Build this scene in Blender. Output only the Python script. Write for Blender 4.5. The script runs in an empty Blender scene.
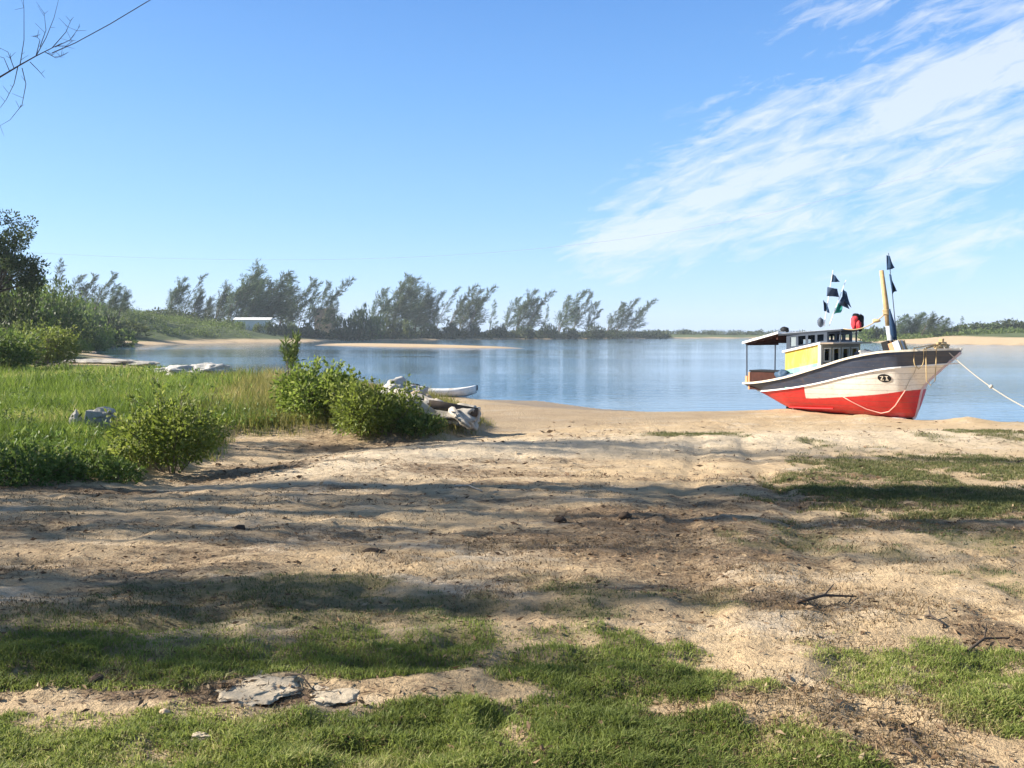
import bpy, bmesh, math, random
import numpy as np
from mathutils import Vector, Matrix
R = math.radians
random.seed(7)
rng = np.random.default_rng(11)
scene = bpy.context.scene
COL = scene.collection

# ------------------------------------------------------------------ camera
CZ, F, HOR = 2.2, 850.0, 334.0
PITCH = math.atan((384 - HOR) / F)
cam = bpy.data.cameras.new('camera')
cam.sensor_width = 36.0
cam.lens = 36.0 * F / 1024.0
cam.clip_start, cam.clip_end = 0.1, 20000
camo = bpy.data.objects.new('camera', cam)
COL.objects.link(camo)
camo.location = (0, 0, CZ)
camo.rotation_euler = (math.pi / 2 - PITCH, 0, 0)
scene.camera = camo


def ray(px, py):
    a, b = (px - 512) / F, (384 - py) / F
    cp, sp = math.cos(PITCH), math.sin(PITCH)
    return np.array([a, cp + b * sp, -sp + b * cp])


def gp(px, py, z=0.0):
    """the point of the level z that the photograph shows at a pixel"""
    d = ray(px, py)
    k = (z - CZ) / d[2]
    return np.array([d[0] * k, d[1] * k])


def at(px, py, y):
    """the point at depth y that the photograph shows at a pixel"""
    d = ray(px, py)
    k = y / d[1]
    return Vector((d[0] * k, y, CZ + d[2] * k))


# ------------------------------------------------------------------ noise
def sstep(t):
    t = np.clip(t, 0, 1)
    return t * t * (3 - 2 * t)


def _h(i, j, s):
    n = (i.astype(np.int64) * 374761393 + j.astype(np.int64) * 668265263 + s * 974711) & 0x7fffffff
    n = ((n ^ (n >> 13)) * 1274126177) & 0x7fffffff
    return ((n ^ (n >> 16)) & 0xffff) / 65535.0


def vnoise(x, y, s=0):
    x, y = np.asarray(x, float), np.asarray(y, float)
    i, j = np.floor(x), np.floor(y)
    fx, fy = x - i, y - j
    fx, fy = fx * fx * (3 - 2 * fx), fy * fy * (3 - 2 * fy)
    return ((_h(i, j, s) * (1 - fx) + _h(i + 1, j, s) * fx) * (1 - fy)
            + (_h(i, j + 1, s) * (1 - fx) + _h(i + 1, j + 1, s) * fx) * fy)


def fbm(x, y, s=0, o=4):
    t, a, n = 0, .5, 0
    for k in range(o):
        t = t + a * vnoise(x * 2 ** k + 13.7 * k, y * 2 ** k + 5.1 * k, s + k)
        n += a
        a *= .5
    return t / n


# ------------------------------------------------------------------ water outline
WZ = -0.35
shore_px = [(1024, 424.5), (985, 422), (930, 419.5), (860, 415.5), (800, 412.5), (740, 409.5), (700, 406.5), (640, 404),
            (600, 402.6), (540, 401), (475, 399.3), (440, 394), (400, 387), (330, 379), (240, 374), (190, 370),
            (140, 363), (110, 356), (95, 351.5), (82, 348), (92, 346.3), (150, 345.2), (240, 343.2), (305, 342.4),
            (320, 341), (345, 340.4), (400, 340.1), (460, 339.7), (520, 339.3), (590, 338.9), (650, 338.7),
            (700, 338.4), (760, 338.3), (840, 339.0), (872, 342.5), (900, 343.7), (960, 344.7), (1024, 345.7)]
def shore_pt(px, py):
    if py > 402 and px > 560:      # a steep little bank: its brow is what the photograph shows, the water starts just behind it
        D = 2.1 * F / (py - HOR) + 1.9 + max(0, (700 - px) / 100) + .9 * math.exp(-((px - 800) / 55) ** 2)
        d = ray(px, py)
        return np.array([d[0] / d[1] * D, D])
    return gp(px, py, WZ)


W = [np.array([400., -5]), np.array([60., 6.]), np.array([24., 16.5])] + [shore_pt(a, b) for a, b in shore_px] + [
    np.array([420., 150.])]
ISL = [gp(a, b, WZ) for a, b in [(314, 345.6), (360, 346.7), (410, 347.7), (470, 348.4), (527, 348.6), (505, 346.6),
                                 (455, 344.9), (400, 344.0), (325, 343.6)]]


def poly_sd(x, y, poly):
    """signed distance, negative inside"""
    d2 = np.full(x.shape, 1e12)
    ins = np.zeros(x.shape, bool)
    n = len(poly)
    for k in range(n):
        a, b = poly[k], poly[(k + 1) % n]
        ex, ey = b[0] - a[0], b[1] - a[1]
        wx, wy = x - a[0], y - a[1]
        t = np.clip((wx * ex + wy * ey) / (ex * ex + ey * ey), 0, 1)
        d2 = np.minimum(d2, (wx - ex * t) ** 2 + (wy - ey * t) ** 2)
        c = ((a[1] <= y) & (b[1] > y)) | ((b[1] <= y) & (a[1] > y))
        if abs(ey) > 1e-9:
            ins ^= c & (x < a[0] + (y - a[1]) * ex / ey)
    return np.where(ins, -1, 1) * np.sqrt(d2)


def path_d(x, y, pts):
    d2 = np.full(x.shape, 1e12)
    for a, b in zip(pts[:-1], pts[1:]):
        ex, ey = b[0] - a[0], b[1] - a[1]
        wx, wy = x - a[0], y - a[1]
        t = np.clip((wx * ex + wy * ey) / (ex * ex + ey * ey), 0, 1)
        d2 = np.minimum(d2, (wx - ex * t) ** 2 + (wy - ey * t) ** 2)
    return np.sqrt(d2)


CREST = [gp(a, b, .2) for a, b in [(330, 472), (400, 457), (480, 449), (580, 445), (740, 440), (880, 436), (1060, 436)]]
TRACK1 = [gp(a, b, float(np.interp(b, [430, 470, 560, 640], [.13, .22, .47, .57]))) for a, b in [(742, 440), (760, 470), (790, 510), (815, 560), (835, 610), (860, 680)]]
TRACK2 = [gp(a, b, float(np.interp(b, [430, 470, 560, 640], [.13, .22, .47, .57]))) for a, b in [(700, 443), (690, 480), (680, 530), (690, 590), (720, 680)]]
CHAN = [gp(a, b, .1) for a, b in [(170, 500), (240, 474), (300, 452), (400, 437), (520, 428)]]
SPIT = [gp(a, b, .05) for a, b in [(300, 452), (390, 439), (480, 433), (600, 429), (700, 423), (760, 418), (745, 411), (700, 407.5), (600, 404), (480, 401.5), (468, 416), (420, 434)]]
BANK = [gp(a, b, .15) for a, b in [(-260, 520), (-60, 494), (60, 484), (130, 482), (205, 462), (232, 436), (330, 436), (430, 441),
                                   (492, 424), (462, 409), (330, 384), (200, 374), (60, 369), (-260, 356)]]


def H(x, y, fine=True):
    x, y = np.asarray(x, float), np.asarray(y, float)
    sh = x.shape
    x, y = x.ravel(), y.ravel()
    wob = (fbm(x * .12, y * .12, 31, 3) - .5)
    d = poly_sd(x, y, W) + wob * np.clip(y / 60, 0.2, 4)
    dw = 6.0 - 3.4 * sstep((x - 1.5) / 6) * (y < 60)
    land = -0.35 + 0.47 * sstep(d / dw)
    z = np.where(d > 0, land, -0.35 + np.maximum(-1.5, .16 * d))
    di = -poly_sd(x, y, ISL)
    zi = -0.35 + np.clip(di * .03, -1.5, .28)
    z = np.maximum(z, zi)
    L = sstep(d / 4)
    near = (y < 45)
    z = z + L * near * .45 * sstep((15.5 - y) / 11.5)
    # swells of the sand
    z = z + L * near * (.13 * np.exp(-(path_d(x, y, CREST) / 1.3) ** 2)
                        - .032 * np.exp(-(path_d(x, y, TRACK1) / .15) ** 4) + .012 * np.exp(-((path_d(x, y, TRACK1) - .5) / .2) ** 2)
                        - .03 * np.exp(-(path_d(x, y, TRACK2) / .15) ** 4) + .010 * np.exp(-((path_d(x, y, TRACK2) - .5) / .2) ** 2)
                        - .085 * np.exp(-(path_d(x, y, CHAN) / .9) ** 2))
    bk = -poly_sd(x, y, BANK)
    z = z + near * L * .2 * sstep((bk + .1) / .7)
    if fine:
        f = np.clip(1.4 - y / 30, 0, 1) * (y > 0)
        f = f * (1 - .8 * sstep(.5 - poly_sd(x, y, SPIT) / 1.2))
        und = (fbm(x * .55, y * .55, 3, 3) - .5) * .06 + (fbm(x * 2.1, y * 2.1, 8, 4) - .5) * .05
        lump = np.maximum(0, fbm(x * 4.5, y * 4.5, 55, 3) - .54) * .06
        rip = (fbm(x * 1.2, y * 6.0, 77, 3) - .5) * .05
        dent = (fbm(x * 6.5, y * 7.5, 101, 3) - .5) * .055 + np.minimum(0, fbm(x * 3.1, y * 3.4, 107, 2) - .36) * .17 + (fbm(x * 17, y * 17, 111, 2) - .5) * .014
        z = z + L * f * (und + lump + rip + dent)
        # small humps of sand dug up round the boat's keel
        for hx, hy, hr, hh in [(7.75, 23.35, .55, .06), (8.6, 20.7, .5, .10), (10.8, 20.0, .42, .12), (7.6, 21.4, .4, .06), (12.0, 20.2, .6, .07)]:
            z = z + hh * np.exp(-((x - hx) ** 2 + (y - hy) ** 2) / hr ** 2)
    # land far off
    far = sstep((y - 60) / 60) * (d > 0)
    z = z + far * (1.1 * sstep(d / 30) + (fbm(x * .02, y * .02, 90, 3) - .3) * 2.2 * sstep((d - 6) / 60))
    dune = np.exp(-((x + 158) / 60) ** 2 - ((y - 262) / 75) ** 2) * 10.5 + np.exp(-((x + 92) / 34) ** 2 - ((y - 112) / 34) ** 2) * 5.0
    dune = dune + np.exp(-((x - 235) / 70) ** 2 - ((y - 300) / 60) ** 2) * 5.5
    z = z + dune * sstep((d - 2) / 25)
    # broad ground behind and beside the camera
    z = np.where(y < -2, np.maximum(z, .4), z)
    return z.reshape(sh)


def Hs(x, y):
    return float(H(np.array([x]), np.array([y]))[0])


def onground(px, py):
    """(x, y, z) of the ground the photograph shows at a pixel"""
    z = .2
    for _ in range(12):
        p = gp(px, py, z)
        z = .5 * z + .5 * Hs(p[0], p[1])
    p = gp(px, py, z)
    return Vector((p[0], p[1], Hs(p[0], p[1])))


def ell(x, y, px, py, rx, ry):
    """a soft patch on the ground: 1 at its centre, 0 at its rim"""
    z = float(np.interp(py, [430, 470, 560, 640], [.13, .22, .47, .57]))
    c, n, f = gp(px, py, z), gp(px, py + ry, z), gp(px, py - ry, z)
    rw = rx * c[1] / F
    ryw = np.where(y > c[1], f[1] - c[1], c[1] - n[1])
    q = ((x - c[0]) / rw) ** 2 + ((y - c[1]) / ryw) ** 2
    return np.clip(1.25 - q, 0, 1)


LAWN = [(160, 780, 360, 78, 1.6), (480, 788, 340, 84, 1.5), (740, 778, 170, 70, 1.1), (380, 735, 260, 24, .9),
        (190, 645, 290, 50, 1.35), (390, 635, 130, 42, 1.1), (60, 675, 140, 24, 1.0), (260, 600, 170, 16, .6), (550, 606, 80, 28, 1.0), (610, 668, 120, 36, 1.15),
        (520, 640, 100, 20, .5), (700, 690, 90, 16, .7), (905, 668, 130, 38, .85), (985, 705, 70, 30, .7), (820, 650, 60, 18, .5),
        (905, 500, 160, 30, .8), (960, 468, 150, 22, .95), (1000, 545, 110, 40, .95), (870, 548, 140, 28, .7), (1000, 585, 60, 20, .6), (845, 495, 50, 8, .55), (690, 437, 60, 5, .9),
        (815, 446, 20, 4, .8), (930, 462, 60, 7, .7), (1000, 438, 40, 8, .8), (940, 442, 20, 5, .6), (700, 605, 60, 14, .3), (280, 590, 120, 14, .25)]
BARE = [(275, 690, 80, 17, 2.4), (430, 688, 120, 11, 1.3), (70, 698, 120, 11, 1.2), (960, 755, 70, 26, 1.2), (830, 700, 40, 10, .5),
        (870, 735, 25, 25, .4)]
LITTER = [(920, 520, 170, 60, .75), (700, 540, 220, 50, .7), (720, 640, 110, 30, .5), (1000, 635, 60, 16, 1.2), (790, 610, 60, 14, 1.0), (170, 690, 100, 14, 1.0), (470, 470, 160, 14, .4), (80, 560, 160, 40, .4), (660, 560, 130, 45, .9), (700, 520, 100, 25, .6), (840, 600, 60, 20, .6), (1000, 640, 50, 16, 1.0), (230, 695, 130, 12, .9),
          (770, 700, 80, 12, .9), (250, 470, 70, 16, .9), (60, 492, 130, 8, 1.2), (420, 500, 200, 30, .35), (620, 515, 40, 12, .6),
          (560, 575, 200, 24, .45), (150, 545, 220, 30, .3), (890, 735, 40, 16, .7), (360, 440, 90, 8, .8), (200, 590, 200, 20, .35)]


def lawn_mask(x, y):
    m = 0
    for a in LAWN:
        m = np.maximum(m, ell(x, y, *a[:4]) * a[4])
    for a in BARE:
        m = m - ell(x, y, *a[:4]) * a[4]
    n = fbm(x * 1.3, y * 1.3, 21, 4)
    n2 = fbm(x * 5, y * 5, 24, 3)
    return np.clip((m * .95 - .12 + (n - .5) * 2.9 + (n2 - .5) * 2.4), 0, 1) * (m > .02)


def litter_mask(x, y):
    m = 0
    for a in LITTER:
        m = np.maximum(m, ell(x, y, *a[:4]) * a[4])
    n = fbm(x * .9, y * 2.6, 41, 4)
    n2 = fbm(x * .35, y * 1.1, 47, 3)
    return np.clip(m + (n - .52) * 1.7 + (n2 - .5) * .8 * sstep((14 - y) / 3), 0, 1)


def tall_mask(x, y):
    bk = -poly_sd(x, y, BANK)
    return np.clip(bk / .9 + (fbm(x * .8, y * .8, 61, 3) - .45) * 1.2, 0, 1)


# ------------------------------------------------------------------ materials
class NT:
    def __init__(s, name):
        s.m = bpy.data.materials.new(name)
        s.m.use_nodes = True
        s.t = s.m.node_tree
        s.b = s.t.nodes['Principled BSDF']

    def n(s, ty, **kw):
        o = s.t.nodes.new(ty)
        for k, v in kw.items():
            if k.startswith('i_'):
                o.inputs[k[2:].replace('_', ' ')].default_value = v
            else:
                setattr(o, k, v)
        return o

    def l(s, a, b):
        s.t.links.new(a, b)

    def mix(s, f, a, b, blend='MIX'):
        o = s.t.nodes.new('ShaderNodeMix')
        o.data_type = 'RGBA'
        o.blend_type = blend
        for v, k in ((f, 0), (a, 6), (b, 7)):
            if isinstance(v, (int, float)):
                o.inputs[k].default_value = v
            elif isinstance(v, tuple):
                o.inputs[k].default_value = (*v, 1)[:4]
            else:
                s.l(v, o.inputs[k])
        return o.outputs[2]

    def math(s, op, a, b=None, c=None, clamp=False):
        o = s.t.nodes.new('ShaderNodeMath')
        o.operation = op
        o.use_clamp = clamp
        for k, v in enumerate((a, b, c)):
            if v is None:
                continue
            if isinstance(v, (int, float)):
                o.inputs[k].default_value = v
            else:
                s.l(v, o.inputs[k])
        return o.outputs[0]

    def noise(s, scale, detail=4, rough=.6, vec=None, dist=0):
        o = s.n('ShaderNodeTexNoise')
        o.inputs['Scale'].default_value = scale
        o.inputs['Detail'].default_value = detail
        o.inputs['Roughness'].default_value = rough
        o.inputs['Distortion'].default_value = dist
        if vec is not None:
            s.l(vec, o.inputs['Vector'])
        return o.outputs['Fac']

    def ramp(s, f, a, b):
        o = s.n('ShaderNodeMapRange')
        o.inputs[1].default_value, o.inputs[2].default_value = a, b
        s.l(f, o.inputs[0])
        return o.outputs[0]

    def attr(s, name):
        o = s.n('ShaderNodeAttribute', attribute_name=name)
        return o.outputs['Fac']

    def coord(s, out='Object', scale=None):
        o = s.n('ShaderNodeTexCoord').outputs[out]
        if scale:
            m = s.n('ShaderNodeMapping')
            m.inputs['Scale'].default_value = scale
            s.l(o, m.inputs[0])
            return m.outputs[0]
        return o

    def bump(s, h, st=.4, dist=.02, normal=None):
        o = s.n('ShaderNodeBump')
        o.inputs['Strength'].default_value = st
        o.inputs['Distance'].default_value = dist
        s.l(h, o.inputs['Height'])
        if normal is not None:
            s.l(normal, o.inputs['Normal'])
        return o.outputs[0]


def plain(name, col, rough=.7, var=.25, scale=6, bump=.15, metallic=0, dirt=None):
    t = NT(name)
    c = t.coord('Object')
    f = t.ramp(t.noise(scale, 5, .65, c), .3, .7)
    lo = tuple(v * (1 - var) for v in col)
    hi = tuple(min(1, v * (1 + var)) for v in col)
    o = t.mix(f, lo, hi)
    if dirt:
        g = t.ramp(t.noise(scale * .7, 6, .7, t.coord('Object', (1, 1, .35))), .52, .68)
        o = t.mix(t.math('MULTIPLY', g, .6), o, dirt)
    t.l(o, t.b.inputs['Base Color'])
    t.b.inputs['Roughness'].default_value = rough
    t.b.inputs['Metallic'].default_value = metallic
    if max(col) < .16: t.b.inputs['Specular IOR Level'].default_value = .15
    if bump:
        t.l(t.bump(t.noise(scale * 6, 4, .6, c), bump, .01), t.b.inputs['Normal'])
    return t.m


def foliage(name, c0, c1, c2, trans=.35, rough=.55, rnd=.35):
    t = NT(name)
    v = t.attr('v')
    a = t.mix(t.ramp(v, 0, .6), c0, c1)
    a = t.mix(t.ramp(v, .7, 1.0), a, c2)
    ob = t.n('ShaderNodeObjectInfo').outputs['Random']
    hs = t.n('ShaderNodeHueSaturation')
    t.l(t.ramp(ob, -1.4, 3.4) if False else t.math('MULTIPLY_ADD', ob, .03, .485), hs.inputs['Hue'])
    t.l(t.math('MULTIPLY_ADD', ob, rnd, 1 - rnd / 2), hs.inputs['Value'])
    t.l(a, hs.inputs['Color'])
    t.l(hs.outputs[0], t.b.inputs['Base Color'])
    t.b.inputs['Roughness'].default_value = rough
    t.b.inputs['Specular IOR Level'].default_value = .3
    tr = t.n('ShaderNodeBsdfTranslucent')
    t.l(hs.outputs[0], tr.inputs['Color'])
    mx = t.n('ShaderNodeMixShader')
    mx.inputs[0].default_value = trans
    t.l(t.b.outputs[0], mx.inputs[1])
    t.l(tr.outputs[0], mx.inputs[2])
    out = t.t.nodes['Material Output']
    t.l(mx.outputs[0], out.inputs['Surface'])
    return t.m


def ground_material():
    t = NT('sand_and_turf')
    P = t.coord('Object')
    # sand
    big = t.ramp(t.noise(.8, 5, .6, P), .3, .7)
    fine = t.ramp(t.noise(38, 5, .75, P), .3, .7)
    sp = t.ramp(t.noise(9, 6, .75, t.coord('Object', (1, 1.8, 1))), .35, .68)
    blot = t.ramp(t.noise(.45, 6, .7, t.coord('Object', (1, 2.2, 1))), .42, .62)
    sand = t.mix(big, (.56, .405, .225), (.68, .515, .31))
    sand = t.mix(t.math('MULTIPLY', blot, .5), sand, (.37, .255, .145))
    sand = t.mix(t.math('MULTIPLY', t.ramp(t.noise(.7, 5, .7, t.coord('Object', (1.3, 2.6, 2))), .52, .66), .6), sand, (.66, .58, .46))
    sand = t.mix(t.math('MULTIPLY', fine, .5), sand, (.30, .22, .14))
    sand = t.mix(t.math('MULTIPLY', t.ramp(t.noise(24, 3, .8, t.coord('Object', (1, 1.6, 1))), .60, .68), .55), sand, (.16, .115, .075))
    sand = t.mix(t.math('MULTIPLY', sp, .3), sand, (.40, .275, .155))
    sand = t.mix(t.math('MULTIPLY', t.attr('dry'), .55), sand, (.72, .60, .43))
    # litter of needles and dead stems
    li = t.attr('litter')
    ln = t.ramp(t.noise(7, 8, .8, t.coord('Object', (1, 2.4, 1))), .4, .62)
    ln2 = t.ramp(t.noise(55, 4, .8, P), .35, .6)
    lcol = t.mix(ln2, (.06, .042, .028), (.24, .16, .09))
    lf = t.math('MULTIPLY', t.math('ADD', t.math('MULTIPLY', li, 1.1), t.math('SUBTRACT', ln, .6)), 1.3, clamp=True)
    col = t.mix(t.math('MULTIPLY', lf, .9), sand, lcol)
    # turf: thatch under the blades
    g = t.attr('grass')
    gn = t.ramp(t.noise(16, 6, .75, P), .35, .65)
    gcol = t.mix(gn, (.075, .085, .03), (.19, .165, .075))
    gf = t.math('MULTIPLY', g, t.math('MULTIPLY_ADD', gn, .45, .5), clamp=True)
    col = t.mix(gf, col, gcol)
    # scrub-covered land far off
    v = t.attr('veg')
    vn = t.ramp(t.noise(.35, 6, .7, P), .35, .65)
    vcol = t.mix(vn, (.05, .075, .022), (.115, .135, .045))
    col = t.mix(v, col, vcol)
    # wet sand by the water
    w = t.attr('wet')
    col = t.mix(t.math('MULTIPLY', w, .75), col, (.17, .125, .08))
    t.l(col, t.b.inputs['Base Color'])
    rg = t.math('MULTIPLY_ADD', w, -.5, .92)
    t.l(rg, t.b.inputs['Roughness'])
    t.b.inputs['Specular IOR Level'].default_value = .25
    h = t.math('ADD', t.math('MULTIPLY', t.noise(14, 6, .7, P), 1.0), t.math('MULTIPLY', t.noise(60, 4, .7, P), .35))
    b1 = t.bump(h, .9, .05)
    t.l(b1, t.b.inputs['Normal'])
    return t.m


def water_material():
    t = NT('lagoon_water')
    P = t.coord('Object')
    t.b.inputs['Base Color'].default_value = (.06, .13, .19, 1)
    t.b.inputs['Roughness'].default_value = .04
    t.b.inputs['IOR'].default_value = 1.33
    a = t.noise(1.0, 3, .55, t.coord('Object', (.55, 1.6, 1)))
    b = t.noise(1.0, 3, .5, t.coord('Object', (3.0, 7.0, 1)))
    calm = t.ramp(t.noise(1.0, 3, .6, t.coord('Object', (.006, .045, 1))), .42, .60)
    h = t.math('ADD', t.math('MULTIPLY', a, .10), t.math('MULTIPLY', b, .03))
    bp = t.n('ShaderNodeBump')
    bp.inputs['Distance'].default_value = 1.0
    t.l(h, bp.inputs['Height'])
    t.l(t.math('MULTIPLY_ADD', calm, .50, .20), bp.inputs['Strength'])
    t.l(bp.outputs[0], t.b.inputs['Normal'])
    return t.m


M = {}
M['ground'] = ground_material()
M['water'] = water_material()
M['bark'] = plain('grey_bark', (.16, .125, .095), .9, .35, 5, .4)
M['darkbark'] = plain('dark_bark', (.085, .065, .05), .9, .3, 7, .4)
M['needle'] = foliage('casuarina_needles', (.052, .088, .032), (.085, .128, .044), (.15, .18, .075), .38)
M['needle_dark'] = foliage('dense_needles', (.034, .048, .026), (.055, .072, .036), (.09, .095, .05), .25)
M['leaf_dark'] = foliage('dark_leaves', (.042, .062, .02), (.075, .105, .03), (.12, .15, .05), .35)
M['leaf_mid'] = foliage('mid_leaves', (.08, .115, .025), (.13, .18, .038), (.23, .26, .08), .45)
M['leaf_bright'] = foliage('bright_leaves', (.13, .18, .03), (.21, .285, .045), (.36, .40, .12), .5)
M['lawn'] = foliage('short_turf', (.16, .195, .045), (.28, .325, .075), (.54, .47, .22), .5, .6, 0)
M['turf_dry'] = foliage('sparse_turf', (.085, .105, .032), (.15, .165, .055), (.36, .28, .14), .4, .6, 0)
M['tall'] = foliage('tall_meadow_grass', (.095, .15, .022), (.22, .30, .045), (.46, .40, .16), .5, .6, 0)
M['straw'] = foliage('straw_grass', (.17, .185, .045), (.32, .29, .085), (.46, .37, .17), .5, .6, 0)
M['stubble'] = foliage('dry_stubble', (.10, .085, .035), (.20, .145, .07), (.36, .27, .14), .2, .8, 0)
M['litter'] = foliage('dead_needles', (.08, .05, .03), (.19, .12, .065), (.36, .27, .16), .1, .8, 0)
M['stone'] = plain('pale_stone', (.44, .42, .38), .85, .3, 9, .6, dirt=(.22, .2, .17))
M['concrete'] = plain('old_concrete', (.36, .335, .29), .9, .3, 5, .5, dirt=(.14, .125, .10))
M['white'] = plain('white_paint', (.80, .79, .76), .45, .06, 4, .05, dirt=(.55, .5, .42))
M['cream'] = plain('cream_paint', (.74, .66, .52), .5, .08, 5, .06, dirt=(.45, .36, .25))
M['navy'] = plain('navy_cloth', (.02, .046, .095), .85, .2, 30, .1)
M['cloth2'] = plain('slate_blue_cloth', (.05, .075, .12), .85, .2, 30, .1)
M['teal'] = plain('teal_cloth', (.03, .28, .22), .85, .2, 30, .1)
M['wood'] = plain('weathered_wood', (.42, .29, .14), .75, .25, 9, .2, dirt=(.18, .12, .06))
M['brown'] = plain('brown_boards', (.060, .021, .014), .7, .25, 8, .15)
M['orange'] = plain('orange_wood', (.55, .27, .13), .65, .15, 8, .1)
M['yellow'] = plain('yellow_paint', (.66, .46, .05), .5, .08, 5, .06, dirt=(.62, .52, .24))
M['mint'] = plain('mint_paint', (.20, .42, .33), .5, .08, 5, .06, dirt=(.42, .52, .43))
M['slate'] = plain('slate_shade_paint', (.075, .092, .12), .55, .12, 6, .08)
M['drab'] = plain('drab_paint', (.26, .23, .17), .6, .15, 6, .08)
M['darkslate'] = plain('dark_roof_edge', (.06, .07, .085), .6, .12, 6, .08)
M['grey'] = plain('grey_paint', (.42, .45, .48), .55, .12, 6, .08)
M['roofbrown'] = plain('tan_roofing', (.40, .31, .22), .75, .15, 6, .1)
M['black'] = plain('black_paint', (.015, .015, .016), .6, .2, 9, .05)
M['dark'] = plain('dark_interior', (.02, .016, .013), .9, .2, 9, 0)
M['redrag'] = plain('red_cloth', (.55, .03, .04), .75, .25, 9, .2)
M['rope'] = plain('manila_rope', (.50, .37, .19), .85, .2, 60, .3)
M['cord'] = plain('pale_rope', (.50, .45, .36), .85, .15, 60, .3)
M['redrope'] = plain('coral_rope', (.72, .36, .28), .8, .15, 60, .3)
M['blue'] = plain('blue_plastic', (.045, .085, .14), .5, .15, 9, .05)
M['net'] = plain('grey_net', (.20, .20, .205), .95, .4, 26, .6)
M['drift'] = plain('bleached_wood', (.46, .41, .34), .85, .3, 4, .5, dirt=(.16, .13, .10))
M['tile'] = plain('terracotta_roof', (.30, .20, .14), .8, .2, 3, .2)
M['plaster'] = plain('white_plaster', (.74, .72, .67), .8, .06, .8, .05)
M['ochre'] = plain('ochre_plaster', (.34, .24, .17), .8, .12, .8, .05)
M['fibre'] = plain('grey_sheet_roof', (.46, .44, .41), .85, .12, 1, .1)
M['fascia'] = plain('roof_fascia_paint', (.82, .81, .79), .5, .05, 5, .05)


# ------------------------------------------------------------------ object helpers
def tag(o, label=None, cat=None, group=None, kind=None):
    if label: o['label'] = label
    if cat: o['category'] = cat
    if group: o['group'] = group
    if kind: o['kind'] = kind
    return o


def thing(name, label, cat, loc=(0, 0, 0), rz=0, group=None):
    o = bpy.data.objects.new(name, None)
    o.empty_display_size = .3
    COL.objects.link(o)
    o.location = loc
    o.rotation_euler = (0, 0, rz)
    return tag(o, label, cat, group)


def link(name, me, parent=None):
    o = bpy.data.objects.new(name, me)
    COL.objects.link(o)
    if parent is not None:
        o.parent = parent
    return o


def copy_tree(o, parent=None):
    c = o.copy()
    COL.objects.link(c)
    if parent is not None:
        c.parent = parent
    for ch in [q for q in o.children]:
        copy_tree(ch, c)
    return c


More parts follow.
